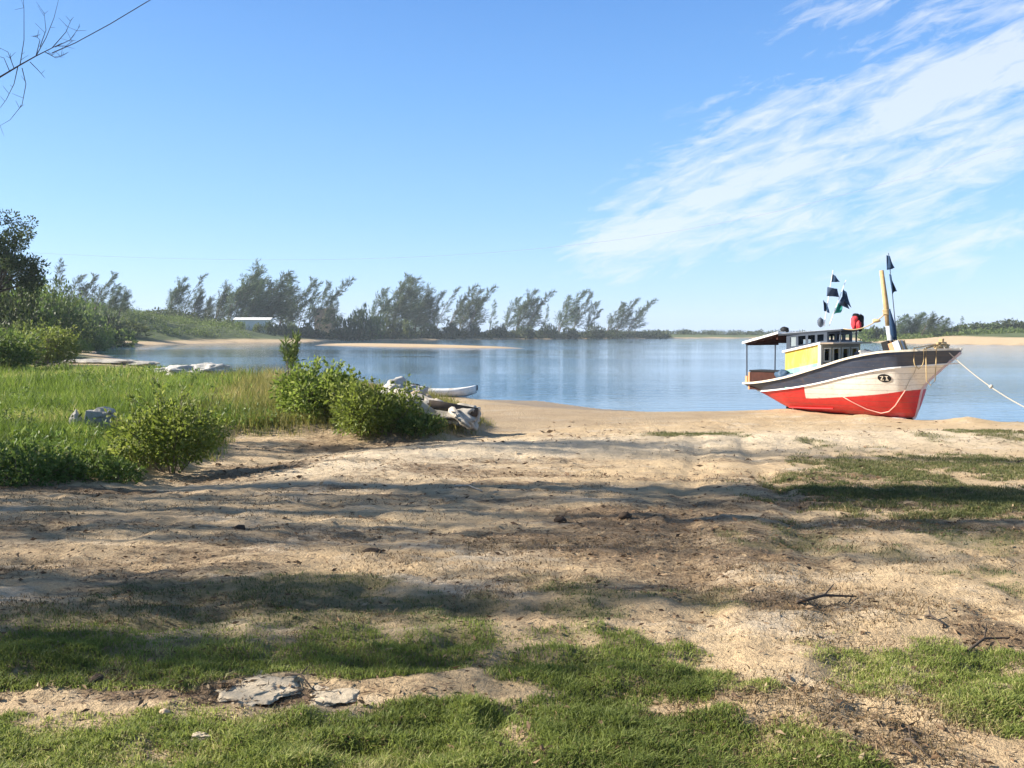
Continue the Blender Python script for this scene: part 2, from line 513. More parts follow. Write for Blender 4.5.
class MB:
    """collects shapes into one mesh"""

    def __init__(s):
        s.v, s.f = [], []

    def add(s, vs, fs):
        k = len(s.v)
        s.v += [tuple(p) for p in vs]
        s.f += [tuple(i + k for i in f) for f in fs]
        return s

    def box(s, c, d, rot=None, taper=None):
        x, y, z = d[0] / 2, d[1] / 2, d[2] / 2
        vs = [Vector((a * x, b * y, e * z)) for e in (-1, 1) for b in (-1, 1) for a in (-1, 1)]
        if taper:
            for q in vs[4:]:
                q.x *= taper; q.y *= taper
        if rot is not None:
            vs = [rot @ q for q in vs]
        c = Vector(c)
        return s.add([q + c for q in vs], [(0, 2, 3, 1), (4, 5, 7, 6), (0, 1, 5, 4), (2, 6, 7, 3), (0, 4, 6, 2), (1, 3, 7, 5)])

    def beam(s, a, b, w, h, up=(0, 0, 1)):
        a, b = Vector(a), Vector(b)
        d = b - a
        x = d.normalized()
        y = Vector(up).cross(x)
        y = y.normalized() if y.length > 1e-6 else Vector((0, 1, 0))
        z = x.cross(y)
        rot = Matrix((x, y, z)).transposed()
        return s.box((a + b) / 2, (d.length, w, h), rot)

    def tube(s, pts, r, n=6, cap=True):
        pts = [Vector(p) for p in pts]
        rs = r if hasattr(r, '__len__') else [r] * len(pts)
        up = Vector((.13, .37, .92)).normalized()
        vs, fs = [], []
        for i, p in enumerate(pts):
            t = (pts[min(i + 1, len(pts) - 1)] - pts[max(i - 1, 0)])
            t = t.normalized() if t.length > 1e-9 else Vector((0, 0, 1))
            a = t.cross(up)
            if a.length < 1e-3: a = t.cross(Vector((1, 0, 0)))
            a.normalize()
            b = t.cross(a)
            for k in range(n):
                an = 2 * math.pi * k / n
                vs.append(p + (a * math.cos(an) + b * math.sin(an)) * rs[i])
        for i in range(len(pts) - 1):
            for k in range(n):
                fs.append((i * n + k, i * n + (k + 1) % n, (i + 1) * n + (k + 1) % n, (i + 1) * n + k))
        if cap:
            fs.append(tuple(range(n - 1, -1, -1)))
            fs.append(tuple((len(pts) - 1) * n + k for k in range(n)))
        return s.add(vs, fs)

    def prism(s, poly, z0, z1):
        """poly: xy outline; z0, z1 numbers or functions of (x, y)"""
        f0 = z0 if callable(z0) else (lambda x, y: z0)
        f1 = z1 if callable(z1) else (lambda x, y: z1)
        n = len(poly)
        vs = [(x, y, f0(x, y)) for x, y in poly] + [(x, y, f1(x, y)) for x, y in poly]
        fs = [tuple(range(n - 1, -1, -1)), tuple(range(n, 2 * n))] + [(i, (i + 1) % n, n + (i + 1) % n, n + i) for i in range(n)]
        return s.add(vs, fs)

    def blob(s, c, r, seed=0, rough=.25, sub=3, fr=1.5):
        bm = bmesh.new()
        bmesh.ops.create_icosphere(bm, subdivisions=sub, radius=1)
        rr = r if hasattr(r, '__len__') else (r, r, r)
        from mathutils import noise as mn
        off = Vector((seed * 3.17, seed * 1.31, seed * 7.7))
        vs = []
        for q in bm.verts:
            p = q.co
            k = 1 + rough * (mn.noise(p * fr + off) + .5 * mn.noise(p * fr * 2.3 + off) + (.3 * abs(mn.noise(p * fr * 5 + off)) + .16 * mn.noise(p * fr * 11 + off) if sub > 3 else 0))
            vs.append(Vector((p.x * rr[0] * k, p.y * rr[1] * k, p.z * rr[2] * k)) + Vector(c))
        fs = [tuple(x.index for x in f.verts) for f in bm.faces]
        bm.free()
        return s.add(vs, fs)

    def build(s, name, mat, parent=None, smooth=False, bevel=0):
        me = bpy.data.meshes.new(name)
        me.from_pydata(s.v, [], s.f)
        me.materials.append(mat)
        if smooth:
            me.polygons.foreach_set('use_smooth', [True] * len(me.polygons))
        me.update()
        o = link(name, me, parent)
        if bevel:
            b = o.modifiers.new('bevel', 'BEVEL')
            b.width = bevel
            b.segments = 2
            b.limit_method = 'ANGLE'
        return o


def np_mesh(name, V, faces_k, nf, var, mat, loops):
    """fast mesh: V (n,3), loops flat vertex indices, faces_k loop totals"""
    me = bpy.data.meshes.new(name)
    me.vertices.add(len(V))
    me.vertices.foreach_set('co', np.ascontiguousarray(V, dtype=np.float32).ravel())
    me.loops.add(len(loops))
    me.loops.foreach_set('vertex_index', np.ascontiguousarray(loops, dtype=np.int32))
    me.polygons.add(nf)
    tot = np.asarray(faces_k, dtype=np.int32)
    st = np.concatenate([[0], np.cumsum(tot)[:-1]]).astype(np.int32)
    me.polygons.foreach_set('loop_start', st)
    me.polygons.foreach_set('loop_total', tot)
    a = me.attributes.new('v', 'FLOAT', 'POINT')
    a.data.foreach_set('value', np.ascontiguousarray(var, dtype=np.float32))
    me.materials.append(mat)
    me.update(calc_edges=True)
    return me


def unit(a):
    return a / np.maximum(np.linalg.norm(a, axis=-1, keepdims=True), 1e-9)


def leaves(name, P, D, ln, wd, mat, rg, var=None):
    """one leaf per point: a folded diamond lying along D"""
    n = len(P)
    D = unit(D)
    rnd = unit(rg.normal(size=(n, 3)))
    S = unit(np.cross(D, rnd))
    N = np.cross(S, D)
    ln = np.broadcast_to(ln, (n,))[:, None]
    wd = np.broadcast_to(wd, (n,))[:, None]
    V = np.empty((n, 4, 3))
    V[:, 0] = P
    V[:, 1] = P + D * ln * .45 + S * wd * .5 + N * wd * .12
    V[:, 2] = P + D * ln - N * ln * .12
    V[:, 3] = P + D * ln * .45 - S * wd * .5 + N * wd * .12
    idx = np.arange(n)[:, None] * 4
    loops = (idx + np.array([0, 1, 2, 0, 2, 3])).ravel()
    if var is None: var = rg.random(n)
    return np_mesh(name, V.reshape(-1, 3), np.full(2 * n, 3), 2 * n, np.repeat(var, 4), mat, loops)


def blades(name, P, hgt, wd, lean, mat, rg, var):
    """grass: bent tapering blades standing at P"""
    n = len(P)
    an = rg.random(n) * 2 * math.pi
    S = np.stack([np.cos(an), np.sin(an), np.zeros(n)], 1)
    la = rg.random(n) * 2 * math.pi
    Ld = np.stack([np.cos(la), np.sin(la), np.zeros(n)], 1)
    Ld = Ld * (lean * (.25 + rg.random(n) * 1.0))[:, None]
    h = hgt[:, None]
    w = wd[:, None]
    Z = np.array([0, 0, 1.0])
    mid = P + Z * h * .6 + Ld * h * .3
    tip = P + Z * h + Ld * h * 1.0
    V = np.empty((n, 5, 3))
    V[:, 0], V[:, 1] = P - S * w * .5, P + S * w * .5
    V[:, 2], V[:, 3] = mid + S * w * .38, mid - S * w * .38
    V[:, 4] = tip
    V[:, :2, 2] -= .01
    idx = np.arange(n)[:, None] * 5
    loops = (idx + np.array([0, 1, 2, 3, 3, 2, 4])).ravel()
    fk = np.tile([4, 3], n)
    return np_mesh(name, V.reshape(-1, 3), fk, 2 * n, np.repeat(var, 5), mat, loops)


# ------------------------------------------------------------------ ground and water
def build_ground():
    ys = [-70, -50, -35, -25, -18, -12, -8, -5, -3, -1.5, -.5, .3, 1.0, 1.6, 2.0]
    y = 2.3
    while y < 9000:
        ys.append(y)
        y += max(.02, y * .0095) if y < 60 else y * .016
    xs = [0.0]
    x, st = 0.0, .05
    while x < 9000:
        st = .05 if x < 5 else st * 1.024
        x += st
        xs.append(x)
    xs = np.array([-v for v in xs[:0:-1]] + xs)
    ys = np.array(ys)
    X, Y = np.meshgrid(xs, ys)
    Z = H(X, Y)
    nx, ny = len(xs), len(ys)
    V = np.stack([X.ravel(), Y.ravel(), Z.ravel()], 1)
    i = (np.arange(ny - 1)[:, None] * nx + np.arange(nx - 1)[None, :]).ravel()
    loops = np.stack([i, i + 1, i + nx + 1, i + nx], 1).ravel()
    nf = len(i)
    x, y = X.ravel(), Y.ravel()
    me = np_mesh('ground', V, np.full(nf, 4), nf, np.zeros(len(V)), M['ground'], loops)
    me.polygons.foreach_set('use_smooth', np.ones(nf, bool))
    d = poly_sd(x, y, W)
    g = np.where((y < 40) & (y > 0), lawn_mask(x, y), 0)
    tm = np.where(y < 90, tall_mask(x, y), 0)
    g = np.maximum(g, tm)
    g = np.where(y <= 0, .6, g)
    li = np.where((y < 30) & (y > 0), litter_mask(x, y), 0) * sstep((22 - y) / 6)
    wz = sstep((.42 - (Z.ravel() - WZ)) / .3) * 1.0
    wz = np.where(y > 60, sstep((.12 - (Z.ravel() - WZ)) / .12), wz * .8)
    shorew = np.where(x < -60, 5, np.where((x > 40) & (y < 330), 24, 5))
    wz = np.maximum(wz, np.where(y < 45, .42 * sstep(.5 - poly_sd(x, y, SPIT) / 1.0) * (.7 + .6 * fbm(x * .6, y * 1.5, 19, 3)), 0))
    veg = sstep((d - shorew - (fbm(x * .05, y * .05, 5, 3) - .5) * 8) / 5) * (y > 70)
    leftveg = sstep((-x - 30) / 8) * (y > 30) * (y <= 170) * sstep((d - 2) / 2)
    veg = np.maximum(veg, leftveg)
    pale = np.where((y < 40) & (y > 0), np.exp(-(path_d(x, y, CREST) / 1.7) ** 2) * (.5 + fbm(x * .7, y * 1.2, 29, 3)), 0)
    for nm, a in (('grass', g), ('litter', li), ('wet', wz), ('veg', veg), ('dry', pale)):
        at_ = me.attributes.new(nm, 'FLOAT', 'POINT')
        at_.data.foreach_set('value', np.ascontiguousarray(a, dtype=np.float32))
    tag(link('ground', me), kind='structure')


build_ground()
wb = MB()
wb.add([(-2500, 18, WZ), (2500, 18, WZ), (2500, 2500, WZ), (-2500, 2500, WZ)], [(0, 1, 2, 3)])
tag(wb.build('water', M['water']), kind='structure')


# ------------------------------------------------------------------ grass and litter (uncountable)
def scatter(n, px0, px1, y0, y1, pw=1.0):
    """points in the wedge of ground seen between two image columns"""
    u = rng.random(n)
    y = (y0 ** (1 - pw) + u * (y1 ** (1 - pw) - y0 ** (1 - pw))) ** (1 / (1 - pw)) if abs(pw - 1) > 1e-3 else y0 * (y1 / y0) ** u
    x = (px0 + rng.random(n) * (px1 - px0) - 512) / F * y
    return x, y


def build_grass():
    # turf of the foreground
    x, y = scatter(700000, -80, 1110, 2.3, 11, 1.6)
    m = lawn_mask(x, y)
    keep = rng.random(len(x)) < (m ** 1.2 * (.4 + .5 * sstep((5.0 - y) / .9)))
    keep &= rng.random(len(x)) < np.clip(.25 + 1.5 * (fbm(x * 6, y * 6, 66, 3) - .28) + .55 * sstep((4.6 - y) / .5), .12, 1)
    x, y, m = x[keep], y[keep], m[keep]
    z = H(x, y)
    front = sstep((5.0 - y) / .8)
    n = len(x)
    tuft = fbm(x * 2.2, y * 2.2, 71, 3)
    h = (.010 + .018 * rng.random(n)) * (.5 + .6 * m) * (.85 + .55 * front) * (.6 + .9 * tuft)
    h = h * np.where(rng.random(n) < .006, 2.0, 1) * .78
    w = (.0035 + .003 * rng.random(n)) * np.maximum(1, y / 5.5)
    var = np.clip(rng.random(n) ** 1.3 * .75 + (.75 - m) * .5 + (fbm(x * 1.7, y * 1.7, 72, 4) - .47) * 2.0, 0, 1)
    sel = (front > .35)
    P = np.stack([x, y, z], 1)
    lean = np.full(n, 1.15)
    o = link('short_grass', blades('short_grass', P[sel], h[sel], w[sel], lean[sel], M['lawn'], rng, var[sel]))
    tag(o, 'bright green short turf along the near edge of the ground', 'grass', kind='stuff')
    s2 = ~sel
    o = link('sparse_grass', blades('sparse_grass', P[s2], h[s2] * 1.1, w[s2], lean[s2], M['turf_dry'], rng, np.clip(var[s2] + .05, 0, 1)))
    tag(o, 'sparse dull green turf patches scattered over the trampled sand', 'grass', kind='stuff')
    # far right and the mid beach
    x, y = scatter(260000, 560, 1120, 8, 22, 1.6)
    m = lawn_mask(x, y)
    keep = rng.random(len(x)) < m ** 1.1
    x, y, m = x[keep], y[keep], m[keep]
    n = len(x)
    P = np.stack([x, y, H(x, y)], 1)
    o = link('beach_grass', blades('beach_grass', P, (.014 + .036 * rng.random(n)), .006 + .006 * rng.random(n), np.full(n, 1.5), M['turf_dry'], rng,
                                   np.clip(rng.random(n) * .9 + (fbm(x * .6, y * .6, 73, 3) - .5), 0, 1)))
    tag(o, 'thin creeping beach grass on the sand in front of the boat', 'grass', kind='stuff')
    # dead stalks and stubble all over the trampled sand
    x, y = scatter(200000, -60, 1090, 2.8, 16, 1.5)
    dn = sstep((fbm(x * 1.1, y * 2.2, 83, 4) - .47) / .16) * (.25 + .75 * sstep((13.5 - y) / 2))
    keep = rng.random(len(x)) < dn * .5
    x, y = x[keep], y[keep]
    n = len(x)
    P = np.stack([x, y, H(x, y)], 1)
    o = link('dry_stubble', blades('dry_stubble', P, .008 + .02 * rng.random(n), (.003 + .004 * rng.random(n)) * np.maximum(1, y / 6), np.full(n, 2.2), M['stubble'], rng, rng.random(n)))
    tag(o, 'dry brown stubble and creeping weeds on the trampled sand', 'grass', kind='stuff')
    # tall grass on the left bank
    x, y = scatter(330000, -90, 500, 10.5, 62, 1.7)
    m = tall_mask(x, y)
    keep = rng.random(len(x)) < m
    x, y, m = x[keep], y[keep], m[keep]
    n = len(x)
    dry = sstep((x / y * F + 512 - 170) / 110 + (fbm(x * .5, y * .5, 79, 3) - .5) * 1.5)
    tuft = fbm(x * 1.1, y * 1.1, 74, 3)
    h = (.10 + .34 * rng.random(n) ** 1.6) * (.25 + 1.5 * tuft ** 1.3) * (.7 + .6 * fbm(x * .3, y * .3, 76, 2)) * (.5 + .5 * m) * (1 + .25 * dry)
    w = (.008 + .007 * rng.random(n)) * np.maximum(1, y / 18)
    var = np.clip(rng.random(n) ** 1.5 * .85 + (fbm(x * .35, y * .35, 75, 3) - .5) * 1.3 + (fbm(x * 1.6, y * 1.6, 78, 2) - .5) * .9, 0, 1)
    P = np.stack([x, y, H(x, y)], 1)
    pick = rng.random(n) < dry
    for nm, s, mt, lab in (('meadow_grass', ~pick, 'tall', 'tall bright green grass covering the left bank'),
                           ('straw_grass', pick, 'straw', 'tall straw coloured grass between the bushes on the left bank')):
        o = link(nm, blades(nm, P[s], h[s], w[s], np.full(s.sum(), .5), M[mt], rng, var[s]))
        tag(o, lab, 'grass', kind='stuff')
    # dead needles, twigs and bark crumbs
    x, y = scatter(260000, -60, 1090, 2.6, 20, 1.6)
    m = np.clip(litter_mask(x, y) + .1, 0, 1)
    keep = rng.random(len(x)) < m * .42
    x, y = x[keep], y[keep]
    n = len(x)
    P = np.stack([x, y, H(x, y) + .004 + .012 * rng.random(n)], 1)
    an = rng.random(n) * 2 * math.pi
    D = np.stack([np.cos(an), np.sin(an), rng.normal(size=n) * .25], 1)
    ln = (.008 + .05 * rng.random(n) ** 4) * np.maximum(1, y / 6)
    o = link('leaf_litter', leaves('leaf_litter', P, D, ln, ln * (.12 + .4 * rng.random(n) ** 2), M['litter'], rng))
    tag(o, 'brown dead needles and twigs strewn over the sand', 'litter', kind='stuff')


build_grass()


# ------------------------------------------------------------------ plants
def bush_parts(rg, rad, hgt, n, leaf, mat, blobs=9, name='foliage', droop=.2, shell=.45, shoots=0):
    """lumpy leafy mass: leaves gathered on several lobes, and stems"""
    P, D = [], []
    lob = []
    for k in range(blobs):
        a = rg.random() * 2 * math.pi
        r = rad * math.sqrt(rg.random()) * .68
        zc = hgt * (.22 + .5 * rg.random() * (1 - .5 * r / rad))
        lr = (.28 + .24 * rg.random()) * min(rad, hgt * 1.1)
        lob.append((np.array([math.cos(a) * r, math.sin(a) * r, zc]), lr))
    wts = np.array([l[1] ** 2 for l in lob])
    cnt = (wts / wts.sum() * n).astype(int)
    for (c, lr), k in zip(lob, cnt):
        d = unit(rg.normal(size=(k, 3)))
        rr = lr * (shell + (1 - shell) * rg.random((k, 1)) ** .6) * (1 + .28 * (vnoise(d[:, 0] * 3 + c[0], d[:, 1] * 3 + d[:, 2] * 2, 5)[:, None] - .3))
        p = c + d * rr * np.array([1, 1, .85])
        P.append(p)
        D.append(d + rg.normal(size=(k, 3)) * .7 + np.array([0, 0, .35 - droop]))
    sh_ = []
    for k in range(shoots):
        c, lr = lob[rg.integers(len(lob))]
        a = unit(np.array([rg.normal() * .6, rg.normal() * .6, 1.0]))
        m = 16
        q0 = c + a * lr * .75
        tt = rg.random((m, 1))
        ext = hgt * (.16 + .2 * rg.random())
        P.append(q0 + a * ext * tt + rg.normal(size=(m, 3)) * leaf * .25)
        D.append(a + rg.normal(size=(m, 3)) * .7)
        sh_.append((q0, q0 + a * ext))
    P, D = np.concatenate(P), np.concatenate(D)
    ok = P[:, 2] > .03
    P, D = P[ok], D[ok]
    sz = leaf * (.6 + .8 * rg.random(len(P)))
    var = np.clip(rg.random(len(P)) * .9 + .1 * (P[:, 2] / hgt), 0, 1)
    fm = leaves(name, P, D, sz, sz * .5, mat, rg, var)
    sb = MB()
    for c, lr in lob:
        b = Vector((c[0] * .12, c[1] * .12, -.05))
        q = Vector(c)
        mid = (b + q) / 2 + Vector((rg.normal() * .06, rg.normal() * .06, .05)) * rad
        w = max(.006, .014 * rad)
        sb.tube([b, mid, q, q + Vector((c[0] * .3, c[1] * .3, lr * .6))], [w, w * .8, w * .55, w * .25], 5)
    for q0, q1 in sh_:
        sb.tube([Vector(q0), Vector(q1)], [.004 * max(1, rad), .002 * max(1, rad)], 4)
    return fm, sb


def make_bush(name, label, rg, rad, hgt, n, leaf, mat, loc, rz=0, group=None, blobs=9, cat='bush', **kw):
    t = thing(name, label, cat, loc, rz, group)
    fm, sb = bush_parts(rg, rad, hgt, n, leaf, mat, blobs, **kw)
    link('foliage', fm, t)
    sb.build('stem', M['bark'], t)
    return t


def casuarina_parts(rg, hgt, lean=.25, dens=1.0, spread=.16, leaders=1, mat='needle', strand=1.0, bare=.18, width=.13, hz=.75):
    """slender wind-leaned tree: trunk with limbs, and feathery plumes of needles on upswept branches"""
    tb = MB()
    SP, SD, SL = [], [], []
    for L in range(leaders):
        lh = hgt * (1 if L == 0 else .55 + .35 * rg.random())
        le = lean * (1 if L == 0 else .5 + 1.3 * rg.random())
        off = Vector((0, 0, 0)) if L == 0 else Vector((rg.normal() * .25, rg.normal() * .25, 0))
        wob = [rg.normal() * .012 * hgt for _ in range(9)]
        pts = []
        for k in range(9):
            t = k / 8
            pts.append(off + Vector((le * lh * (.35 * t + .65 * t * t) + wob[k] * t, wob[(k + 3) % 9] * t, lh * t)))
        r0 = .011 * hgt
        tb.tube(pts, [r0 * (1 - .88 * k / 8) for k in range(9)], 6)

        def along(t):
            f = t * 8
            i = min(7, int(f))
            return pts[i].lerp(pts[i + 1], f - i)
        nb = int(26 * dens * (1 if L == 0 else .6))
        for b in range(nb):
            t = bare + (1 - bare) * (b + rg.random()) / nb
            base = along(t)
            az = rg.random() * 2 * math.pi
            bl = hgt * spread * (1.15 - .85 * t) * (.55 + .8 * rg.random())
            d = Vector((math.cos(az) + .55, math.sin(az), hz + .7 * t)).normalized()
            tip = base + d * bl + Vector((bl * .28, 0, bl * .1))
            midp = base.lerp(tip, .5) + Vector((0, 0, -.06 * bl))
            tb.tube([base, midp, tip], [r0 * .26, r0 * .17, r0 * .05], 4, cap=False)
            ns = int(42 * dens * (.4 + bl / (hgt * spread)))
            tt = .15 + .95 * rg.random(ns) ** .8
            b0, b1, b2 = np.array(base), np.array(midp), np.array(tip)
            tt2 = tt[:, None]
            q = (1 - tt2) ** 2 * b0 + 2 * tt2 * (1 - tt2) * b1 + tt2 ** 2 * b2
            q = q + rg.normal(size=(ns, 3)) * bl * .085
            dd = np.array(d)[None] * .8 + rg.normal(size=(ns, 3)) * .55 + np.array([.42, 0, .05])
            SP.append(q); SD.append(dd)
            SL.append(strand * (.45 + .75 * rg.random(ns)) * (1.1 - .35 * tt))
        top = np.array(pts[-1]) - np.array([0, 0, .06 * lh])
        ns = int(60 * dens)
        q = top + (np.array(pts[-1] - pts[-3]) * (rg.random((ns, 1)) * .9 - .6)) + rg.normal(size=(ns, 3)) * hgt * .012
        SP.append(q); SD.append(np.array(pts[-1] - pts[-3])[None] * .16 + rg.normal(size=(ns, 3)) * .5 + np.array([.2, 0, .3])); SL.append(strand * (.4 + .6 * rg.random(ns)))
    P, D, Ls = np.concatenate(SP), np.concatenate(SD), np.concatenate(SL)
    fm = leaves('crown', P, D, Ls, Ls * width * (.7 + .6 * rg.random(len(P))), M[mat], rg)
    return tb, fm


def make_casuarina(name, label, cat, rg, hgt, loc, rz=0, group=None, **kw):
    t = thing(name, label, cat, loc, rz, group)
    tb, fm = casuarina_parts(rg, hgt, **kw)
    tb.build('trunk', M['bark'], t)
    link('crown', fm, t)
    return t


ORD = ['first', 'second', 'third', 'fourth', 'fifth', 'sixth', 'seventh', 'eighth', 'ninth', 'tenth', 'eleventh', 'twelfth', 'thirteenth',
       'fourteenth', 'fifteenth', 'sixteenth', 'seventeenth', 'eighteenth', 'nineteenth', 'twentieth', 'twenty-first', 'twenty-second', 'twenty-third', 'twenty-fourth', 'twenty-fifth', 'twenty-sixth']


# ---- casuarinas across the lagoon
protos = []
rg = np.random.default_rng(5)
for k in range(10):
    r = make_casuarina('casuarina_tree', '', 'tree', rg, 15.0, (0, 0, -500), leaders=[2, 3, 2, 3, 1, 2, 3, 4, 1, 3][k],
                       lean=[.30, .28, .40, .46, .16, .62, .34, .36, .50, .24][k], dens=[.8, .95, .7, .85, .6, .75, 1.0, .9, .6, 1.0][k], spread=[.24, .32, .24, .28, .22, .22, .36, .34, .22, .40][k],
                       strand=1.6, width=.11, bare=.16, hz=.62)
    protos.append(r)
used_proto = set()


def put_tree(k, loc, hgt, rz, label, group, sx=1.0, cat='tree'):
    if k not in used_proto:
        r = protos[k]
        used_proto.add(k)
    else:
        r = copy_tree(protos[k])
    r.location = loc
    s = hgt / 15.0
    r.scale = (s * sx, s * sx, s)
    r.rotation_euler = (0, 0, rz)
    tag(r, label, cat, group)
    return r


def far_depth(px):
    return float(np.interp(px, [60, 160, 330, 420, 520, 650, 760], [235, 300, 350, 385, 430, 480, 520]))


FAR = [  # px of the foot, px top, py top, prototype
    (168, 280, 7), (181, 275, 8), (192, 290, 1), (203, 298, 9), (214, 286, 1), (226, 278, 7), (238, 268, 1), (248, 282, 9), (259, 275, 3), (268, 279, 6), (279, 287, 9),
    (287, 280, 2), (297, 284, 8), (306, 283, 2), (316, 281, 5), (332, 302, 4),
    (368, 290, 0), (378, 276, 2), (392, 281, 6), (403, 287, 9), (414, 290, 1), (424, 293, 3), (435, 288, 8), (447, 287, 5), (458, 292, 7), (466, 288, 5),
    (489, 303, 4), (503, 299, 0), (515, 293, 7), (524, 293, 5), (544, 307, 4), (558, 292, 3), (572, 293, 2), (585, 303, 0),
    (606, 303, 2), (616, 300, 3), (626, 301, 5), (634, 304, 8)]
words = {7: 'many-stemmed', 8: 'single-stemmed', 9: 'wide rounded', 1: 'broad', 3: 'broad', 6: 'bushy', 0: 'upright', 2: 'slender', 4: 'thin sparse', 5: 'strongly bent'}
cl = [('above the white house', [q for q in FAR if q[0] < 340]), ('in the long middle row across the lagoon', [q for q in FAR if 340 < q[0] < 480]),
      ('in the loose row across the lagoon', [q for q in FAR if 480 < q[0] < 595]), ('in the last far group before open horizon', [q for q in FAR if q[0] > 595])]
rr = random.Random(3)
for where, lst in cl:
    for i, (px, ty, k) in enumerate(lst):
        D = far_depth(px) + rr.uniform(0, 22)
        p = at(px, 332, D)
        z = Hs(p.x, p.y)
        top = at(px, ty, D).z
        put_tree(k, (p.x, p.y, z - .2), top - z, rr.uniform(-.35, .35), f'{words[k]} wind-leaned casuarina, {ORD[i]} from the left {where}',
                 'casuarinas across the lagoon', rr.uniform(.9, 1.25))
# ---- casuarinas on the left hill
for i, (px, ty, by, D, k) in enumerate([(52, 264, 300, 215, 4), (66, 276, 305, 230, 0), (79, 275, 308, 235, 2), (93, 273, 312, 240, 2), (108, 287, 318, 245, 6), (119, 290, 320, 250, 1)]):
    p = at(px, by, D)
    z = Hs(p.x, p.y)
    put_tree(k, (p.x, p.y, z - .3), at(px, ty, D).z - z, rr.uniform(-.3, .3), f'grey-green {words[k]} casuarina, {ORD[i]} from the left on the hill left of the cove',
             'casuarinas on the left hill', 1.25)
# ---- clump on the right shore
for i, (px, ty, k) in enumerate([(893, 315, 6), (902, 314, 3), (911, 313, 6), (921, 314, 1), (930, 316, 3), (938, 318, 6), (958, 317, 4)]):
    D = 268 + rr.uniform(0, 20)
    p = at(px, 332, D)
    z = Hs(p.x, p.y)
    put_tree(k, (p.x, p.y, z - .3), at(px, ty, D).z - z, rr.uniform(-.4, .4), f'hazy grey casuarina, {ORD[i]} from the left in the clump beyond the bow',
             'casuarinas on the right shore', 1.5)
assert len(used_proto) == 10

# ---- bushes far off
bproto = []
for k in range(4):
    bproto.append(make_bush('shore_bush', '', np.random.default_rng(40 + k), 2.6, 2.6, 620, .55, M[['leaf_dark', 'leaf_mid', 'leaf_dark', 'leaf_mid'][k]], (0, 0, -500), blobs=8))
for k in range(3):
    bproto.append(make_bush('shore_bush', '', np.random.default_rng(60 + k), 2.6, 2.6, 3400, .2, M[['leaf_dark', 'leaf_mid', 'leaf_bright'][k]], (0, 0, -500), blobs=14, shoots=40))
used_b = set()


def put_bush(k, loc, rad, hgt, rz, label, group):
    if k not in used_b:
        r = bproto[k]
        used_b.add(k)
    else:
        r = copy_tree(bproto[k])
    r.location = loc
    r.scale = (rad / 2.6, rad / 2.6, hgt / 2.6)
    r.rotation_euler = (0, 0, rz)
    tag(r, label, 'bush', group)
    return r


SHORE = [(142, 326, 5, 1), (160, 327, 4, 0), (180, 326, 5, 0), (205, 325, 5, 2), (228, 324, 5, 0), (241, 322, 4, 1), (256, 324, 4, 3), (269, 323, 5, 2), (292, 322, 6, 0), (308, 324, 5, 2), (345, 316, 8, 0), (360, 312, 8, 2),
         (375, 318, 7, 1), (392, 318, 7, 0), (408, 322, 6, 3), (430, 323, 6, 0), (452, 324, 6, 2), (475, 325, 6, 0), (500, 327, 5, 2), (525, 326, 6, 0), (548, 326, 6, 2),
         (570, 327, 6, 0), (595, 327, 6, 2)]
for i, (px, ty, hw, k) in enumerate(SHORE):
    D = far_depth(px) - (34 if 220 < px < 300 else 12)
    p = at(px, 335, D)
    z = Hs(p.x, p.y)
    put_bush(k, (p.x, p.y, z - .2), hw * D / F * 1.5, (at(px, ty, D).z - z) * 1.15, rr.random() * 6, f'dark rounded bush at the water edge, {ORD[i]} from the left on the far shore', 'bushes on the far shore')
HILL = [(-8, 288, 68, 3.6, 0), (8, 284, 78, 4.2, 2), (22, 290, 92, 4.5, 0), (38, 293, 110, 5.0, 2), (54, 297, 128, 5.0, 0), (72, 304, 150, 5.5, 2), (88, 309, 170, 6.0, 0), (104, 316, 190, 6, 2), (122, 321, 210, 6, 1),
        (6, 325, 62, 2.6, 1), (-14, 318, 60, 3.0, 0), (20, 318, 74, 2.8, 2), (62, 318, 112, 4.2, 1), (80, 324, 130, 4.0, 0), (96, 328, 150, 4.5, 3), (112, 330, 175, 4.5, 1), (74, 338, 108, 2.0, 3), (92, 336, 128, 2.6, 1)]
for i, (px, ty, D, rad, k) in enumerate(HILL):
    p = at(px, 340, D)
    z = Hs(p.x, p.y)
    h = max(1.2, at(px, ty, D).z - z)
    n9 = i - 9
    lab = (f'dark green bush on the crest of the left slope, {ORD[i]} from the left' if i < 9 else f'leafy bush lower on the left slope, {ORD[n9]} counted from the near end')
    if D < 160: k = {0: 4, 2: 5, 1: 5, 3: 6}[k]
    put_bush(k, (p.x, p.y, z - .3), rad, h * 1.15, rr.random() * 6, lab, 'bushes on the left slope')
RIGHT = [(945, 327, 0), (962, 325, 1), (978, 323, 2), (994, 322, 0), (1010, 320, 2), (1024, 320, 0), (870, 329, 1), (882, 325, 0)]
for i, (px, ty, k) in enumerate(sorted(RIGHT)):
    D = 285
    p = at(px, 333, D)
    z = Hs(p.x, p.y)
    put_bush(k, (p.x, p.y, z - .3), 4.6, max(1.5, at(px, ty, D).z - z) * 1.1, rr.random() * 6, f'low green dune bush, {ORD[i]} from the left along the right shore', 'bushes on the right shore')


